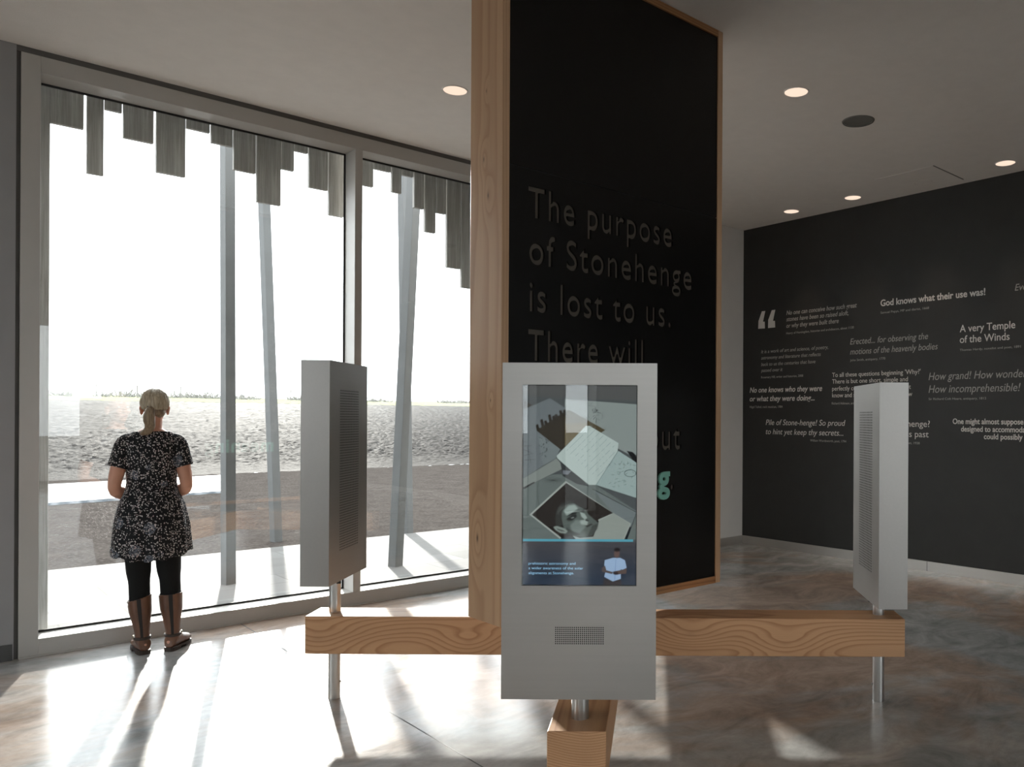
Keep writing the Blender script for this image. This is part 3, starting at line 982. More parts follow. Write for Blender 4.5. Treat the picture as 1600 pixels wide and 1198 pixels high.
def make_kiosk():
    root = empty('kiosk', (0, 0, 0))
    hx, hy = KW / 2, KT / 2
    z0 = KFZ - ZB1                    # casing starts this far above the beam
    sx0, st = K(SX0, SY0); sx1, sb = K(SX1, SY1)
    rec = 0.010
    c = MB()                          # casing with a recess for the display
    c.box(-hx, hx, -hy + rec, hy, z0, z0 + KH)
    c.box(-hx, sx0, -hy, -hy + rec, z0, z0 + KH); c.box(sx1, hx, -hy, -hy + rec, z0, z0 + KH)
    c.box(sx0, sx1, -hy, -hy + rec, z0, z0 + sb); c.box(sx0, sx1, -hy, -hy + rec, z0 + st, z0 + KH)
    bmx = bmesh.new()
    tmp = bpy.data.meshes.new('t'); tmp.from_pydata(c.v, [], c.f); bmx.from_mesh(tmp)
    bmesh.ops.remove_doubles(bmx, verts=bmx.verts, dist=1e-5)
    bmx.to_mesh(tmp); bmx.free()
    o = mesh_object('casing', tmp, M['steel'], root)
    # display
    img, W, H = screen_image()
    xs = np.linspace(sx0 + 0.001, sx1 - 0.001, W); zs = np.linspace(z0 + st - 0.001, z0 + sb + 0.001, H)
    Xg, Zg = np.meshgrid(xs, zs)
    co = np.stack([Xg, np.full(Xg.shape, -hy + 0.007), Zg], -1).reshape(-1, 3)
    idx = np.arange(W * H).reshape(H, W)
    q = np.stack([idx[1:, :-1], idx[1:, 1:], idx[:-1, 1:], idx[:-1, :-1]], -1).reshape(-1, 4)
    me = bpy.data.meshes.new('screen')
    me.vertices.add(len(co)); me.vertices.foreach_set('co', co.ravel())
    me.loops.add(q.size); me.loops.foreach_set('vertex_index', q.ravel().astype(np.int32))
    me.polygons.add(len(q)); me.polygons.foreach_set('loop_start', np.arange(0, q.size, 4, dtype=np.int32))
    at = me.color_attributes.new('picture', 'FLOAT_COLOR', 'POINT')
    at.data.foreach_set('color', np.concatenate([img.reshape(-1, 3), np.ones((W * H, 1))], 1).astype(np.float32).ravel())
    me.update(); me.validate()
    m, e = emitter('screen_picture', (1, 1, 1, 1), 0.40)
    a = m.n('VertexColor'); a.layer_name = 'picture'
    m.l(a.outputs[0], e.inputs['Color'])
    scr = mesh_object('screen', me, M['screen_picture'], root)
    cap = MB()
    for ln, xa, xb_, yb in (('prehistoric astronomy and', 825.3, 899.0, 882.2), ('a wider awareness of the solar', 825.3, 911.0, 889.6), ('alignments at Stonehenge.', 825.3, 896.5, 897.2)):
        v, f = text_shape(ln, bold=0.0)
        a0, b0 = K(xa, yb); a1, _ = K(xb_, yb)
        w0, w1 = v[:, 0].min(), v[:, 0].max()
        s = (a1 - a0) / (w1 - w0)
        ch = 4.0 * DF / FPX / CAP
        cap.add([(a0 + (p[0] - w0) * s, -hy + 0.0062, z0 + b0 + p[1] * ch) for p in v], f)
    cap.build('caption', M['caption_glow'], scr)
    MB().box(sx0, sx1, -hy + 0.0012, -hy + 0.0042, z0 + sb, z0 + st).build('cover_glass', M['clear_glass'], scr)
    # perforated speaker fields
    def holes(name, xa, xb_, za, zb_, nx, nz, r, y):
        h = MB()
        sgn = -1 if y < 0 else 1
        for i in range(nx):
            for j in range(nz):
                cx_, cz_ = xa + (xb_ - xa) * i / (nx - 1), za + (zb_ - za) * j / (nz - 1)
                n = 8
                ring = [(cx_ + r * math.cos(2 * math.pi * k / n), y, cz_ + r * math.sin(2 * math.pi * k / n)) for k in range(n)]
                h.add(ring if sgn < 0 else ring[::-1], [tuple(range(n))])
        return h.build(name, M['steel_hole'], root)
    xa, zt = K(868.4, 980); xb_, zb_ = K(942.3, 1005.5)
    holes('speaker_grille', xa, xb_, z0 + zb_, z0 + zt, 24, 9, 0.00235, -hy - 0.0006)
    holes('vent_grille', -0.125, 0.125, z0 + 0.165, z0 + 1.005, 17, 62, 0.0042, hy + 0.0006)
    MB().cyl((0, 0), 0.0305, 0, z0 + 0.01).build('post', M['steel_pole'], root)
    MB().box(0.03, 0.045, 0.025, 0.045, z0 - 0.03, z0).build('cable_clip', M['rubber'], root)
    return root

kiosk = make_kiosk()
def place(o, lx, ly, rz, dz):
    q = Vector((CX, CY, ZB1)) + R2 * lx + F2 * ly
    o.location = q
    o.rotation_euler = (0, 0, rz)
    return o
place(kiosk, 0.0, -1.512, RZ, 0)
tag(kiosk, 'brushed steel touchscreen kiosk in front, its lit screen facing the viewer', 'kiosk', 'steel kiosks on the timber cross')
k2 = copy_tree(kiosk)
place(k2, 1.475, 0.012, RZ + math.pi / 2, 0)
tag(k2, 'brushed steel kiosk turned away, standing before the wall of quotations', 'kiosk', 'steel kiosks on the timber cross')
k3 = copy_tree(kiosk)
place(k3, -1.475, 0.012, RZ - math.pi / 2, 0)
tag(k3, 'brushed steel kiosk turned away, standing before the window, highest mounted of the three', 'kiosk', 'steel kiosks on the timber cross')
for ch in k3.children:                # this one sits a little higher on its post
    if ch.name.startswith('post'):
        ch.scale.z = (KFZ - ZB1 + 0.1) / (KFZ - ZB1)
    else:
        ch.location.z += 0.1

# text column
colm = empty('text_column', (CX, CY, 0.549))
tag(colm, 'tall ash-framed black column with raised lettering, standing on the timber cross up to the ceiling', 'display column')
HZ = 3.815 - 0.549
for x0, x1 in ((-0.765, -0.725), (0.725, 0.765)):
    o = MB().box(x0, x1, -0.14, 0.14, 0.549, 3.815).build('stile', M['oak_post'] if x0 < 0 else M['oak_post'], colm, bevel=0.0025)
    o.location.z = -0.549
for z0, z1 in ((0, 0.04), (HZ - 0.04, HZ)):
    MB().box(-0.725, 0.725, -0.14, 0.14, z0, z1).build('rail', M['oak_rail'], colm, bevel=0.002)
MB().box(-0.22, 0.22, -0.08, 0.08, ZB1 - 0.549 + 0.001, 0).build('mounting_block', M['rubber'], colm)
SEAM = 2.706 - 0.549
MB().box(-0.7235, 0.7235, -0.1205, 0.1205, 0.041, SEAM - 0.002).build('backing', M['letter_bronze'], colm)
MB().box(-0.7235, 0.7235, -0.133, 0.133, SEAM + 0.003, HZ - 0.041).build('board', M['board_black'], colm)
MB().box(-0.72, 0.72, -0.128, 0.128, SEAM - 0.002, SEAM + 0.003).build('seam', M['rubber'], colm)

def engraved(rows, flip):
    """lower board with the words cut right through its face sheet"""
    cu = bpy.data.curves.new('plate', 'CURVE')
    cu.dimensions = '2D'
    cu.fill_mode = 'BOTH'
    cu.resolution_u = 4
    cu.extrude = 0.006
    sp = cu.splines.new('POLY')
    sp.points.add(3)
    for p, (x, z) in zip(sp.points, ((-0.7235, 0.041), (0.7235, 0.041), (0.7235, SEAM - 0.002), (-0.7235, SEAM - 0.002))):
        p.co = (x, z, 0, 1)
    sp.use_cyclic_u = True
    for words, xa, xb_, zb, cap_h in rows:
        v, _ = text_shape(words, space=1.14)
        w0, w1 = v[:, 0].min(), v[:, 0].max()
        sx, sy = (xb_ - xa) / (w1 - w0), cap_h / CAP
        fc = bpy.data.curves.new('txt', 'FONT')
        fc.body = words; fc.size = 1.0; fc.space_character = 1.14
        fo_ = bpy.data.objects.new('txt', fc)
        COL.objects.link(fo_)
        bpy.context.view_layer.update()
        c = fo_.to_curve(bpy.context.evaluated_depsgraph_get())
        tr = lambda q: (xa + (q[0] - w0) * sx, zb + q[1] * sy, 0)
        loops = []
        for a in c.splines:                      # outline -> evenly sampled polygon
            B = list(a.bezier_points); pl = []
            for q0, q1 in zip(B, B[1:] + B[:1]):
                p0, h0, h1, p1 = (np.array(tr(t_)[:2]) for t_ in (q0.co, q0.handle_right, q1.handle_left, q1.co))
                n_ = 1 if abs(np.cross(h0 - p0, p1 - p0)) + abs(np.cross(h1 - p0, p1 - p0)) < 1e-7 else 6
                for k in range(n_):
                    t_ = k / n_
                    pl.append((1 - t_) ** 3 * p0 + 3 * t_ * (1 - t_) ** 2 * h0 + 3 * t_ ** 2 * (1 - t_) * h1 + t_ ** 3 * p1)
            pl = np.array(pl)
            keep = np.linalg.norm(pl - np.roll(pl, 1, 0), axis=1) > 1e-5
            loops.append(pl[keep])
        area = lambda p: 0.5 * np.sum(p[:, 0] * np.roll(p[:, 1], -1) - np.roll(p[:, 0], -1) * p[:, 1])
        sgn = np.sign(max((area(p) for p in loops), key=abs))
        for p in loops:                          # widen the strokes a little
            e = np.roll(p, -1, 0) - p
            nrm_ = np.stack([e[:, 1], -e[:, 0]], 1) * sgn
            nrm_ /= np.linalg.norm(nrm_, axis=1, keepdims=True)
            m_ = nrm_ + np.roll(nrm_, 1, 0)
            m_ /= np.maximum(0.35, 0.5 * np.sum(m_ * m_, 1, keepdims=True))
            w_ = p + m_ * 0.0032
            n_ = cu.splines.new('POLY')
            n_.points.add(len(w_) - 1)
            for q, b in zip(w_, n_.points):
                b.co = (q[0], q[1], 0, 1)
            n_.use_cyclic_u = True
        fo_.to_curve_clear()
        bpy.data.objects.remove(fo_); bpy.data.curves.remove(fc)
    o = bpy.data.objects.new('plate', cu)
    COL.objects.link(o)
    bpy.context.view_layer.update()
    me = bpy.data.meshes.new_from_object(o.evaluated_get(bpy.context.evaluated_depsgraph_get()))
    P = [(p.co.x * flip, -flip * (0.127 + p.co.z), p.co.y) for p in me.vertices]
    F = [tuple(q.vertices) for q in me.polygons]
    bpy.data.objects.remove(o); bpy.data.curves.remove(cu)
    b = MB().add(P, F).build('board', M['board_black'], colm)
    b['label'] = 'board with engraved words'

def raised(words, xa, xb_, zb, cap_h, mat, y, name, bold=0.0, flip=1, depth=0.018):
    v, f = text_shape(words, bold=bold, extrude=0.01, space=1.14)
    w0, w1 = v[:, 0].min(), v[:, 0].max()
    s = (xb_ - xa) / (w1 - w0)
    ch = cap_h / CAP
    P = []
    for p in v:
        px_ = xa + (p[0] - w0) * s
        d = (p[2] + 0.01) / 0.02 * depth
        P.append((px_ * flip, y + (-d if flip > 0 else d), zb + p[1] * ch))
    return MB().add(P, f).build(name, mat, colm)
LINES = [('The purpose', -0.610, 0.357, 2.480), ('of Stonehenge', -0.603, 0.520, 2.258), ('is lost to us.', -0.600, 0.352, 2.031), ('There will', -0.607, 0.142, 1.797),
         ('always be', -0.603, 0.16, 1.572), ('debate about', -0.603, 0.432, 1.348)]
for flip in (1, -1):
    rows = [(t, a0, a1, z - 0.549, 0.143) for t, a0, a1, z in LINES]
    rows += [('its', -0.603, -0.44, 1.124 - 0.549, 0.143), ('.', 0.356, 0.376, 1.124 - 0.549, 0.143)]
    engraved(rows, flip)
    o = raised('meaning', -0.37, 0.335, 1.124 - 0.549, 0.143, M['letter_teal'], -0.1332 if flip > 0 else 0.1332, 'lettering', 0.03, flip, 0.012)
    o['label'] = 'teal lettering'

# ------------------------------------------------------------------ quotations on the dark wall
def W8(zx, zy):                       # point measured on the wall of quotations
    return on_x(1160 + zx / 3.636, 420 + zy / 3.636, XW)

def quote(label, lines, attr=None, cap=7.0, bold=0.0, ital=0.0, mat='vinyl_white'):
    p0 = W8(*lines[0][1])
    root = empty('wall_quotation', (XW, p0.y, p0.z))
    tag(root, label, 'wall text', 'quotations on the dark wall')
    def put(name, rows, cap, bold, ital, mat):
        b = MB()
        for t, l, r in rows:
            A, B = W8(*l), W8(*r)
            v, f = text_shape(t, bold=bold, shear=ital, extrude=0.004)
            w0, w1 = v[:, 0].min(), v[:, 0].max()
            wid = A.y - B.y
            s = wid / (w1 - w0)
            D = A.dot(F2)
            ch = cap * D / FPX / CAP
            for_ = [(-0.0012 + (0.0011 if p[2] < 0 else 0.0), A.y - (p[0] - w0) * s - p0.y, A.z + (B.z - A.z) * 0 + p[1] * ch - p0.z) for p in v]
            b.add(for_, f)
        b.build(name, M[mat], root)
    for ln in lines:
        put('text_line', [ln], cap, bold, ital, mat)
    if attr:
        put('attribution', [attr], 3.4, 0.0, 0.0, 'vinyl_grey')
    return root
IT = 0.22
quote('small bold italic quotation beginning No one can conceive, beside the big opening quote mark',
      [('No one can conceive how such great', (250, 262), (650, 218)), ('stones have been so raised aloft,', (250, 298), (603, 265)), ('or why they were built there', (250, 335), (547, 308))],
      ('Henry of Huntingdon, historian and archdeacon, about 1130', (250, 372), (633, 340)), 6.6, 0.012, IT, 'vinyl_grey')
quote('small thin italic quotation beginning It is a work of art, below the quote mark',
      [('It is a work of art and science, of poetry,', (107, 480), (487, 458)), ('astronomy and literature that reflects', (107, 515), (445, 498)), ('back to us the centuries that have', (107, 552), (415, 537)), ('passed over it', (107, 586), (228, 582))],
      ('Rosemary Hill, writer and historian, 2008', (107, 622), (345, 616)), 5.2, 0.0, IT, 'vinyl_grey')
quote('bold italic quotation beginning No one knows who they were, nearest the room corner',
      [('No one knows who they were', (42, 703), (453, 693)), ('or what they were doing...', (42, 752), (410, 750))],
      ('Nigel Tufnel, rock musician, 1984', (42, 790), (228, 789)), 8.0, 0.012, IT, 'vinyl_white')
quote('italic quotation beginning Pile of Stone-henge, lowest left of the steel kiosk',
      [('Pile of Stone-henge! So proud', (133, 886), (585, 893)), ('to hint yet keep thy secrets...', (133, 938), (573, 948))],
      ('William Wordsworth, poet, 1794', (385, 980), (590, 987)), 8.4, 0.0, IT, 'vinyl_white')
quote('bold upright one-line quotation God knows what their use was, highest full line',
      [('God knows what their use was!', (785, 212), (1380, 148))], ('Samuel Pepys, MP and diarist, 1668', (785, 255), (1060, 230)), 9.6, 0.02, 0, 'vinyl_white')
quote('thin italic quotation beginning Erected for observing, centre of the dark wall',
      [('Erected... for observing the', (612, 430), (1055, 400)), ('motions of the heavenly bodies', (612, 487), (1110, 455))],
      ('John Smith, antiquary, 1770', (612, 525), (812, 515)), 9.2, 0.0, IT, 'vinyl_grey')
quote('upright four-line quotation beginning To all these questions, partly behind the steel kiosk',
      [("To all these questions beginning 'Why?'", (510, 615), (1012, 597)), ('There is but one short, simple and', (510, 652), (940, 640)), ('perfectly correct answer: we do not', (510, 692), (957, 683)), ('know and shall probably never know', (510, 730), (965, 722))],
      ('Richard Atkinson, archaeologist, 1956', (508, 770), (735, 768)), 6.7, 0.0, 0, 'vinyl_white')
quote('upright two-line quotation ending roofless past, mostly hidden behind the steel kiosk',
      [('What is Stonehenge?', (668, 893), (1065, 900)), ('It is the roofless past', (668, 948), (1058, 960))],
      ('Siegfried Sassoon, poet, 1928', (790, 990), (1007, 1000)), 9.2, 0.0, 0, 'vinyl_white')
quote('large upright quotation A very Temple of the Winds, under the high bold line',
      [('A very Temple', (1235, 360), (1550, 336)), ('of the Winds', (1235, 421), (1518, 402))], ('Thomas Hardy, novelist and poet, 1891', (1235, 467), (1582, 445)), 11.0, 0.006, 0, 'vinyl_white')
quote('largest thin italic quotation How grand How wonderful, running off the picture edge',
      [('How grand! How wonderful!', (1058, 632), (1690, 590)), ('How incomprehensible!', (1058, 704), (1580, 688))], ('Sir Richard Colt Hoare, antiquary, 1812', (1058, 745), (1385, 738)), 11.6, 0.0, IT, 'vinyl_grey')
quote('bold upright quotation beginning One might almost suppose, lowest at the picture edge',
      [('One might almost suppose the', (1195, 880), (1660, 878)), ('designed to accommodate', (1242, 923), (1640, 926)), ('could possibly', (1372, 966), (1592, 971))], None, 8.2, 0.016, 0, 'vinyl_white')
quote('thin italic quotation starting Ev, highest at the picture edge',
      [('Every age has the', (1548, 124), (1905, 82))], None, 10.2, 0.0, IT, 'vinyl_grey')
# the big opening quotation mark
A = W8(90, 340)
root = empty('quotation_mark', (XW, A.y, A.z))
tag(root, 'big pale opening quotation mark at the top left of the wall text', 'wall text')
for z in ([(90, 340), (128, 338), (127, 300), (117, 300), (130, 239), (111, 241), (92, 296)], [(146, 336), (186, 332), (185, 295), (174, 295), (187, 232), (167, 235), (147, 291)]):
    P = [W8(*q) for q in z]
    b = MB(); n = len(P)
    b.add([(-0.0015, q.y - A.y, q.z - A.z) for q in P] + [(0, q.y - A.y, q.z - A.z) for q in P],
          [tuple(range(n)), tuple(range(n, 2 * n))[::-1]] + [(i, i + n, (i + 1) % n + n, (i + 1) % n) for i in range(n)])
    b.build('comma_mark', M['vinyl_white'], root)

# ------------------------------------------------------------------ ceiling fittings
def on_ceil(x, y):
    d = ray(x, y)
    return Vector((0, 0, EYE)) + d * ((HC - EYE) / d.z)

def downlight(x, y, label, watts=20.0):
    q = on_ceil(x, y)
    r = 0.081
    root = empty('downlight', (q.x, q.y, HC))
    tag(root, label, 'ceiling light', 'round recessed downlights')
    n = 40
    ring = MB()
    rings = []
    for rr, zz in ((r, -0.002), (r + 0.002, -0.005), (r + 0.007, -0.005), (r + 0.009, 0.0)):
        rings.append([(rr * math.cos(2 * math.pi * i / n), rr * math.sin(2 * math.pi * i / n), zz) for i in range(n)])
    ring.loft(rings, cap=False)
    ring.build('trim_ring', M['ceiling_plaster'], root)
    d = MB().add([(r * math.cos(2 * math.pi * i / n), r * math.sin(2 * math.pi * i / n), -0.002) for i in range(n)], [tuple(range(n))[::-1]])
    d.build('diffuser', M['lamp_glow'], root)
    la = bpy.data.lights.new('lamp', 'SPOT')
    la.energy = watts
    la.spot_size = math.radians(52)
    la.spot_blend = 1.0
    la.shadow_soft_size = 0.004
    la.color = (1.0, 0.76, 0.56)
    lo = bpy.data.objects.new('lamp', la)
    COL.objects.link(lo)
    lo.parent = root
    lo.location = (0, 0, -0.02)
    return root
for x, y, lb in ((711, 141, 'round warm downlight left of the timber column'), (1244, 143.5, 'round warm downlight right of the column top, nearest the round speaker'),
                 (1571, 254.5, 'round warm downlight farthest right along the dark wall'), (1442, 284.5, 'round warm downlight beside the ceiling hatch line'),
                 (1332.5, 308.5, 'second warm downlight out from the far room corner'), (1236.5, 330, 'small warm downlight nearest the far room corner')):
    downlight(x, y, lb)
def off_light(x, y):                  # fittings of the same rows, above and behind the viewer
    d = downlight(1244, 143.5, 'round warm downlight of the rows behind the viewer')
    d.location = (x, y, HC)
for x, y in ((2.85, 1.7), (-0.5, 3.4), (-0.5, -1.0), (2.85, -3.0), (7.2, 2.2), (7.2, 1.4), (7.2, 0.6)):
    off_light(x, y)

q = on_ceil(1341, 189)
root = empty('ceiling_speaker', (q.x, q.y, HC))
tag(root, 'flush round grey speaker grille in the ceiling', 'speaker')
n = 48
rings = [[(rr * math.cos(2 * math.pi * i / n), rr * math.sin(2 * math.pi * i / n), zz) for i in range(n)] for rr, zz in ((0.106, -0.006), (0.119, -0.007), (0.123, 0.0))]
MB().loft(rings, cap=False).build('rim', M['grille_grey'], root, smooth=True)
MB().add([(0.106 * math.cos(2 * math.pi * i / n), 0.106 * math.sin(2 * math.pi * i / n), -0.004) for i in range(n)], [tuple(range(n))[::-1]]).build('grille', M['grille_grey'], root)
a_, b_, c_ = on_ceil(1458, 258.5), on_ceil(1504, 280.5), on_ceil(1366, 280)
root = empty('ceiling_hatch', (a_.x, a_.y, HC))
tag(root, 'flush access hatch in the ceiling near the dark wall', 'hatch')
MB().box(0.004, b_.x - a_.x, 0.006, 0.6, -0.0025, 0.0).build('hatch_panel', M['ceiling_plaster'], root)
MB().box(0, b_.x - a_.x, -0.006, 0.004, -0.0018, 0.0).build('hatch_gap', M['shadow_gap'], root)
#WOMAN
# ------------------------------------------------------------------ the woman at the window
def ell(cx_, cy_, z, rx_, ry_, n=40, wob=0.0, k=0, ph=0.0, p=2.0):
    out = []
    for i in range(n):
        t = 2 * math.pi * i / n
        ct, st = math.cos(t), math.sin(t)
        s = 1 + wob * math.sin(k * t + ph) + 0.5 * wob * math.sin((k + 4) * t + 1.7 + ph)
        x = math.copysign(abs(ct) ** (2 / p), ct) * rx_ * s
        y = math.copysign(abs(st) ** (2 / p), st) * ry_ * s
        out.append((cx_ + x, cy_ + y, z))
    return out

def woman():
    # local frame: x to her right, y forward, z up
    HX = 0.012                                           # head is a touch right of the waist
    b = MB()
    # torso
    b.loft([ell(0, 0.0, 0.80, 0.15, 0.11), ell(0, -0.01, 0.88, 0.178, 0.125), ell(0, -0.005, 0.97, 0.168, 0.115), ell(-0.003, 0.005, 1.08, 0.132, 0.098), ell(-0.005, 0.01, 1.20, 0.145, 0.112),
            ell(-0.006, 0.0, 1.30, 0.165, 0.105), ell(-0.006, -0.005, 1.37, 0.165, 0.08), ell(-0.004, -0.008, 1.41, 0.115, 0.062), ell(0, -0.008, 1.435, 0.065, 0.055)])
    for s in (-1, 1):
        b.ellipsoid((s * 0.075, 0.085, 1.225), (0.07, 0.06, 0.065))
    # neck and head
    b.tube([(-0.002, -0.012, 1.38), (HX * 0.6, -0.004, 1.46), (HX, 0.008, 1.54)], [(0.062, 0.058), (0.053, 0.055), (0.052, 0.056)])
    b.ellipsoid((HX, 0.0, 1.595), (0.076, 0.094, 0.092))
    b.ellipsoid((HX, 0.035, 1.535), (0.058, 0.066, 0.075))
    b.ellipsoid((HX, 0.075, 1.492), (0.03, 0.026, 0.024))                       # chin
    b.tube([(HX, 0.094, 1.582), (HX, 0.106, 1.556), (HX, 0.113, 1.543)], [0.008, 0.011, 0.013])   # nose
    b.ellipsoid((HX, 0.094, 1.515), (0.024, 0.012, 0.010))                      # mouth
    for s in (-1, 1):
        b.ellipsoid((HX + s * 0.036, 0.083, 1.55), (0.025, 0.02, 0.02))         # cheek
        b.ellipsoid((HX + s * 0.083, -0.006, 1.556), (0.011, 0.020, 0.033), Matrix.Rotation(s * 0.35, 3, 'Z'))   # ear
        b.ellipsoid((HX + s * 0.086, -0.012, 1.568), (0.010, 0.018, 0.020), Matrix.Rotation(s * 0.5, 3, 'Z'))
    # legs
    LEG = {-1: [(-0.088, 0.0, 0.86), (-0.09, 0.005, 0.70), (-0.086, 0.012, 0.55), (-0.080, 0.012, 0.44), (-0.076, -0.012, 0.31), (-0.058, -0.005, 0.12), (-0.054, 0.0, 0.07)],
           1: [(0.088, 0.0, 0.86), (0.10, 0.005, 0.70), (0.106, 0.012, 0.55), (0.116, 0.012, 0.44), (0.122, -0.012, 0.31), (0.134, -0.005, 0.12), (0.136, 0.0, 0.07)]}
    RL = [0.098, 0.088, 0.075, 0.062, 0.060, 0.042, 0.04]
    for s in (-1, 1):
        b.tube(LEG[s], RL, n=20)
        tz = math.radians(28 if s > 0 else 16) * -s
        a = Vector(LEG[s][-1]); f = Matrix.Rotation(tz, 3, 'Z') @ Vector((0, 1, 0))
        b.tube([a + Vector((0, 0, -0.02)) - f * 0.03, a + f * 0.07 + Vector((0, 0, -0.03)), a + f * 0.155 + Vector((0, 0, -0.045))], [(0.034, 0.034), (0.038, 0.03), (0.032, 0.018)])
    # arms: hanging, elbows slightly out, hands joined in front of the belly
    for s in (-1, 1):
        sh, el = Vector((s * 0.166 - 0.006, -0.005, 1.333)), Vector((s * 0.226 - 0.008, -0.035, 1.065))
        wr = Vector((s * 0.075, 0.205, 0.945 if s > 0 else 0.925))
        b.tube([sh + Vector((-s * 0.05, 0, 0.02)), sh, sh.lerp(el, 0.45) + Vector((s * 0.006, 0, 0)), el, el.lerp(wr, 0.3), el.lerp(wr, 0.65), wr],
               [0.050, 0.052, 0.051, 0.042, 0.042, 0.034, 0.026], n=20)
        # hand: palm, four curled fingers, thumb from the side of the palm
        hd = (Vector((-s * 1.0, 0.18, -0.30))).normalized()          # along the hand
        nrm = Vector((0.05 * s, 0.93, 0.3)).normalized()              # back of the hand faces forward
        nrm = (nrm - hd * nrm.dot(hd)).normalized()
        side = hd.cross(nrm) * (1 if s < 0 else -1)
        if side.z > 0: side = -side                                  # little-finger side points down
        off = nrm * (0.020 if s > 0 else -0.004)
        p0 = wr + off
        b.tube([wr, p0 + hd * 0.025, p0 + hd * 0.085], [(0.026, 0.022), (0.036, 0.016), (0.040, 0.013)], n=18)
        for k in range(4):
            q = (k - 1.5) * 0.0195
            ln = (0.068, 0.076, 0.072, 0.056)[k]
            st = p0 + hd * (0.082 - 0.004 * abs(k - 1.2)) + side * q
            b.tube([st - hd * 0.02, st, st + hd * ln * 0.45 - nrm * 0.006, st + hd * ln * 0.75 - nrm * 0.020, st + hd * ln * 0.88 - nrm * 0.036], [0.0088, 0.0088, 0.0082, 0.0076, 0.0066], n=10)
        st = p0 + hd * 0.022 - side * 0.028
        b.tube([st, st + hd * 0.024 - side * 0.016 - nrm * 0.004, st + hd * 0.055 - side * 0.020 - nrm * 0.010, st + hd * 0.075 - side * 0.016 - nrm * 0.014], [0.0125, 0.011, 0.0095, 0.008], n=10)
    me = remeshed(b, 0.0042, 5)
    me.name = 'person'
    me.materials.append(M['skin'])
    body = bpy.data.objects.new('person', me)
    COL.objects.link(body)
    tag(body, 'woman in black floral dress and brown boots, back turned, standing at the window', 'person')
    # face details
    for s in (-1, 1):
        MB().ellipsoid((HX + s * 0.031, 0.0865, 1.582), (0.013, 0.009, 0.0075)).build('eye', M['eye_white'], body, smooth=True)
    MB().ellipsoid((HX, 0.104, 1.515), (0.022, 0.006, 0.007)).build('lips', M['lips'], body, smooth=True)
    # dress: bodice, short sleeves and flared skirt
    d = MB()
    d.loft([ell(0, -0.01, 0.90, 0.19, 0.14), ell(0, -0.005, 0.97, 0.187, 0.137), ell(-0.003, 0.0, 1.03, 0.172, 0.125), ell(-0.004, 0.003, 1.095, 0.161, 0.117), ell(-0.005, 0.006, 1.17, 0.164, 0.128), ell(-0.006, 0.004, 1.25, 0.176, 0.13),
            ell(-0.006, -0.002, 1.32, 0.184, 0.114), ell(-0.006, -0.006, 1.37, 0.172, 0.092), ell(-0.004, -0.008, 1.402, 0.142, 0.076), ell(-0.003, -0.008, 1.420, 0.118, 0.068)])
    for s in (-1, 1):
        d.ellipsoid((s * 0.075, 0.092, 1.225), (0.075, 0.064, 0.07))
        sh, el = Vector((s * 0.166 - 0.006, -0.005, 1.333)), Vector((s * 0.226 - 0.008, -0.035, 1.065))
        d.tube([sh + Vector((-s * 0.06, 0, 0.026)), sh + Vector((s * 0.002, 0, 0.004)), sh.lerp(el, 0.3) + Vector((s * 0.009, 0, 0)), sh.lerp(el, 0.53) + Vector((s * 0.012, 0, 0))], [0.052, 0.060, 0.063, 0.064], n=24, round_ends=False)
    prof = [(1.06, 0.164, 0.120, 0.0, 0), (1.00, 0.190, 0.140, 0.012, 0.1), (0.955, 0.212, 0.155, 0.016, 0.3), (0.87, 0.232, 0.172, 0.022, 0.6), (0.80, 0.244, 0.183, 0.028, 0.8), (0.70, 0.250, 0.192, 0.036, 1.0), (0.615, 0.258, 0.198, 0.046, 1.15), (0.607, 0.252, 0.193, 0.046, 1.15)]
    def hem(ring, z):
        k = max(0.0, min(1.0, (0.9 - z) / 0.29))
        return [(p[0], p[1], p[2] + k * (0.034 * (p[0] / 0.26) ** 2 + 0.006 * math.sin(p[0] * 60))) for p in ring]
    outer = [hem(ell(-0.004, -0.01, z, a, c, 96, wb, 9, ph), z) for z, a, c, wb, ph in prof]
    inner = [hem(ell(-0.004, -0.01, z, a - 0.017, c - 0.017, 96, wb, 9, ph), z) for z, a, c, wb, ph in prof[::-1][1:6]]
    d.loft(outer + inner + [ell(-0.004, -0.01, 0.9, 0.15, 0.11, 96)])
    dm = remeshed(d, 0.005, 3)
    dress = mesh_object('dress', dm, M['blossom_print'], body)
    # leggings
    l = MB()
    for s in (-1, 1):
        l.tube(LEG[s][1:5] , [r + 0.006 for r in RL[1:5]], n=24)
    l.build('leggings', M['legging_black'], body, smooth=True)
    # boots
    for s in (-1, 1):
        tz = math.radians(30 if s > 0 else 16) * -s
        a = Vector(LEG[s][-1])
        R = Matrix.Rotation(tz, 3, 'Z')
        f = R @ Vector((0, 1, 0)); sd = R @ Vector((1, 0, 0))
        topz = 0.372 if s > 0 else 0.362
        cx0, cx1 = (LEG[s][4][0], LEG[s][5][0])
        bt = MB()
        rings = []
        tilt = 0.018 * (1 if s < 0 else 0.2)
        for z, rr, ry_ in ((0.075, 0.050, 0.054), (0.10, 0.049, 0.053), (0.125, 0.048, 0.053), (0.16, 0.052, 0.056), (0.21, 0.061, 0.065), (0.27, 0.073, 0.076), (0.32, 0.076, 0.079), (topz, 0.078, 0.08)):
            t = (z - 0.12) / (0.31 - 0.12)
            xx = cx1 + (cx0 - cx1) * max(0, min(1.2, t))
            ring = ell(xx, -0.010, z, rr, ry_, 32)
            if z == topz:
                ring = [(p[0], p[1], p[2] + tilt * (p[0] - xx) / rr) for p in ring]
            rings.append(ring)
        ring = [(xx + (p[0] - xx) * 0.93, -0.01 + (p[1] + 0.01) * 0.93, p[2]) for p in rings[-1]]
        rings.append(ring)
        rings.append([(p[0], p[1], p[2] - 0.03) for p in ring])
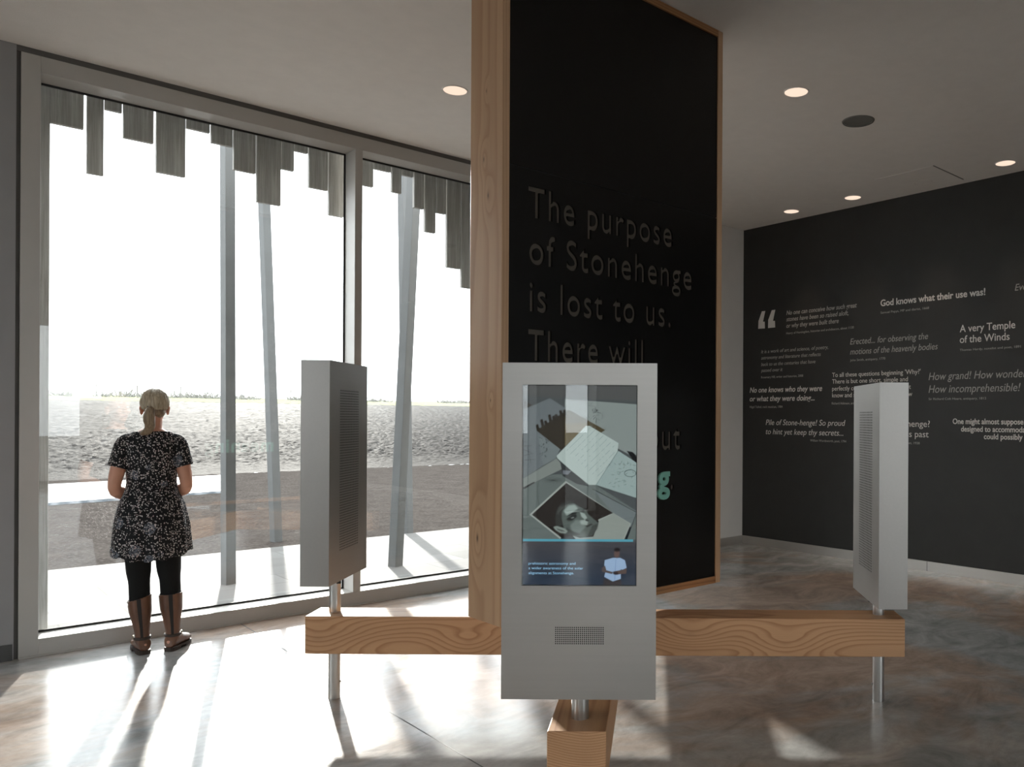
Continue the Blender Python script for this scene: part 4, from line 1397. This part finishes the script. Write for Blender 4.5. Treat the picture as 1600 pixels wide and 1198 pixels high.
        bt.loft(rings)
        o0 = Vector((a.x, a.y - 0.01, 0))
        foot = [(-0.055, 0.030, 0.028), (-0.035, 0.046, 0.08), (0.0, 0.049, 0.095), (0.05, 0.049, 0.085), (0.10, 0.050, 0.062), (0.15, 0.046, 0.05), (0.19, 0.032, 0.04), (0.203, 0.012, 0.03)]
        frs = []
        for y, hw, hz in foot:
            frs.append([tuple(o0 + f * y + sd * (hw * math.cos(2 * math.pi * i / 20)) + Vector((0, 0, 0.022 + max(0.0, 0.5 * hz * (1 + math.sin(2 * math.pi * i / 20)))))) for i in range(20)])
        bt.loft(frs)
        boot = mesh_object('boot', remeshed(bt, 0.0045, 4), M['brown_leather'], body)
        so = MB()
        def outline(y0, y1, z0, z1, gw):
            ptsl = []
            prof2 = [(-0.06, 0.018), (-0.05, 0.036), (-0.02, 0.043), (0.03, 0.042), (0.09, 0.050), (0.14, 0.048), (0.18, 0.036), (0.205, 0.012)]
            pr = [(y, w_) for y, w_ in prof2 if y0 <= y <= y1]
            loop = [(w_ * gw, y) for y, w_ in pr] + [(-w_ * gw, y) for y, w_ in pr[::-1]]
            so.loft([[tuple(o0 + sd * x + f * y + Vector((0, 0, z))) for x, y in loop] for z in (z0, z1)])
        outline(-0.07, 0.21, 0.014, 0.026, 1.04)
        outline(-0.07, 0.031, 0.0, 0.016, 1.02)
        outline(0.08, 0.21, 0.002, 0.016, 1.02)
        so.build('sole', M['boot_sole'], boot)
        # dark elastic panel up the back
        ep = MB()
        rr_ = []
        for z, rr in ((0.10, 0.053), (0.16, 0.0575), (0.21, 0.0665), (0.27, 0.0775), (0.32, 0.0805), (topz - 0.002, 0.0815)):
            t = (z - 0.12) / (0.31 - 0.12)
            xx = cx1 + (cx0 - cx1) * max(0, min(1.2, t))
            rr_.append([(xx + rr * math.sin(q), -0.010 - rr * math.cos(q), z) for q in np.linspace(-0.16, 0.16, 6)] + [(xx + (rr - 0.006) * math.sin(q), -0.010 - (rr - 0.006) * math.cos(q), z) for q in np.linspace(0.16, -0.16, 6)])
        ep.loft(rr_)
        ep.build('elastic_panel', M['boot_elastic'], boot)
        # ankle strap with buckle
        stp = MB()
        stp.loft([ell(cx1, -0.010, 0.092, 0.0535, 0.0575, 32), ell(cx1, -0.010, 0.094, 0.056, 0.060, 32), ell(cx1, -0.010, 0.108, 0.056, 0.060, 32), ell(cx1, -0.010, 0.110, 0.0535, 0.0575, 32)])
        st_o = stp.build('strap', M['boot_sole'], boot, smooth=True)
        bx = cx1 + s * 0.057
        MB().box(bx - 0.004, bx + 0.004, 0.0, 0.026, 0.088, 0.114).build('buckle', M['buckle'], boot, bevel=0.002)
    # hair: smooth cap drawn back into a low ponytail
    h = MB()
    h.ellipsoid((HX, -0.012, 1.604), (0.093, 0.102, 0.092), n=40, m=26)
    h.ellipsoid((HX, -0.045, 1.585), (0.082, 0.072, 0.066))
    hm = remeshed(h, 0.005, 2)
    # cut the front of the cap away: keep what lies behind the hairline
    bmh = bmesh.new(); bmh.from_mesh(hm)
    dele = [v for v in bmh.verts if (v.co.y > 0.015 + (v.co.z - 1.60) * 1.0) or (v.co.z < 1.556 + max(0, (v.co.y + 0.06)) * 0.12 and v.co.y > -0.14)]
    bmesh.ops.delete(bmh, geom=dele, context='VERTS')
    rs = random.Random(1)
    for v in bmh.verts:
        ang = math.atan2(v.co.x - HX, -(v.co.y) + 0.02)
        v.co += v.normal * (0.0022 * math.sin(ang * 34 + v.co.z * 30) + 0.0016 * math.sin(ang * 71 - v.co.z * 45))
    bmh.to_mesh(hm); bmh.free()
    hair = mesh_object('hair', hm, M['blonde_hair'], body)
    so_ = hair.modifiers.new('thick', 'SOLIDIFY'); so_.thickness = 0.006; so_.offset = -1
    # nape hair gathered to the tie
    nh = MB()
    nh.tube([(HX + 0.055, -0.035, 1.55), (HX + 0.035, -0.065, 1.535), (HX - 0.012, -0.092, 1.56)], [(0.02, 0.02), (0.025, 0.03), (0.02, 0.02)])
    nh.tube([(HX - 0.055, -0.035, 1.56), (HX - 0.04, -0.065, 1.552), (HX - 0.022, -0.092, 1.562)], [(0.018, 0.016), (0.02, 0.022), (0.018, 0.018)])
    mesh_object('nape_hair', remeshed(nh, 0.005, 3), M['shaded_hair'], hair)
    pt = MB()
    px0 = HX - 0.022
    path = [(px0, -0.094, 1.572), (px0 - 0.004, -0.118, 1.550), (px0 - 0.010, -0.125, 1.510), (px0 - 0.004, -0.118, 1.465), (px0 - 0.016, -0.106, 1.43), (px0 - 0.050, -0.098, 1.410), (px0 - 0.068, -0.098, 1.404)]
    pt.tube(path, [(0.018, 0.016), (0.030, 0.022), (0.039, 0.027), (0.034, 0.026), (0.030, 0.022), (0.018, 0.014), (0.004, 0.004)], n=30, sub=8)
    for k in range(7):                                    # loose locks
        q = rs.uniform(-0.024, 0.024)
        e = (px0 + q * 0.6 - rs.uniform(0.0, 0.05), -0.105 - rs.uniform(0, 0.02), 1.405 + rs.uniform(0, 0.035))
        pt.tube([(px0 + q * 0.5, -0.112, 1.55), (px0 + q * 1.5 - 0.004, -0.138, 1.50), (px0 + q * 1.3, -0.130, 1.455), e], [0.007, 0.009, 0.008, 0.002], n=10)
    mesh_object('ponytail', remeshed(pt, 0.0035, 1), M['shaded_hair'], hair)
    tie = MB()
    rg = []
    for i in range(20):
        t = 2 * math.pi * i / 20
        c_ = Vector((px0 + 0.019 * math.cos(t), -0.102, 1.571 + 0.017 * math.sin(t)))
        r_ = Vector((math.cos(t), 0, math.sin(t)))
        rg.append([tuple(c_ + r_ * (0.005 * math.cos(a)) + Vector((0, 0.006 * math.sin(a), 0))) for a in np.linspace(0, 2 * math.pi, 9)[:-1]])
    rg.append(rg[0])
    tie.loft(rg, cap=False)
    tie.build('hair_tie', M['hair_tie'], hair, smooth=True)
    return body
person = woman()
q = R2 * -3.244 + F2 * 5.17
person.location = (q.x, q.y, 0)
person.scale = (0.865, 0.95, 1.0)
person.rotation_euler = (0, 0, math.radians(-13))
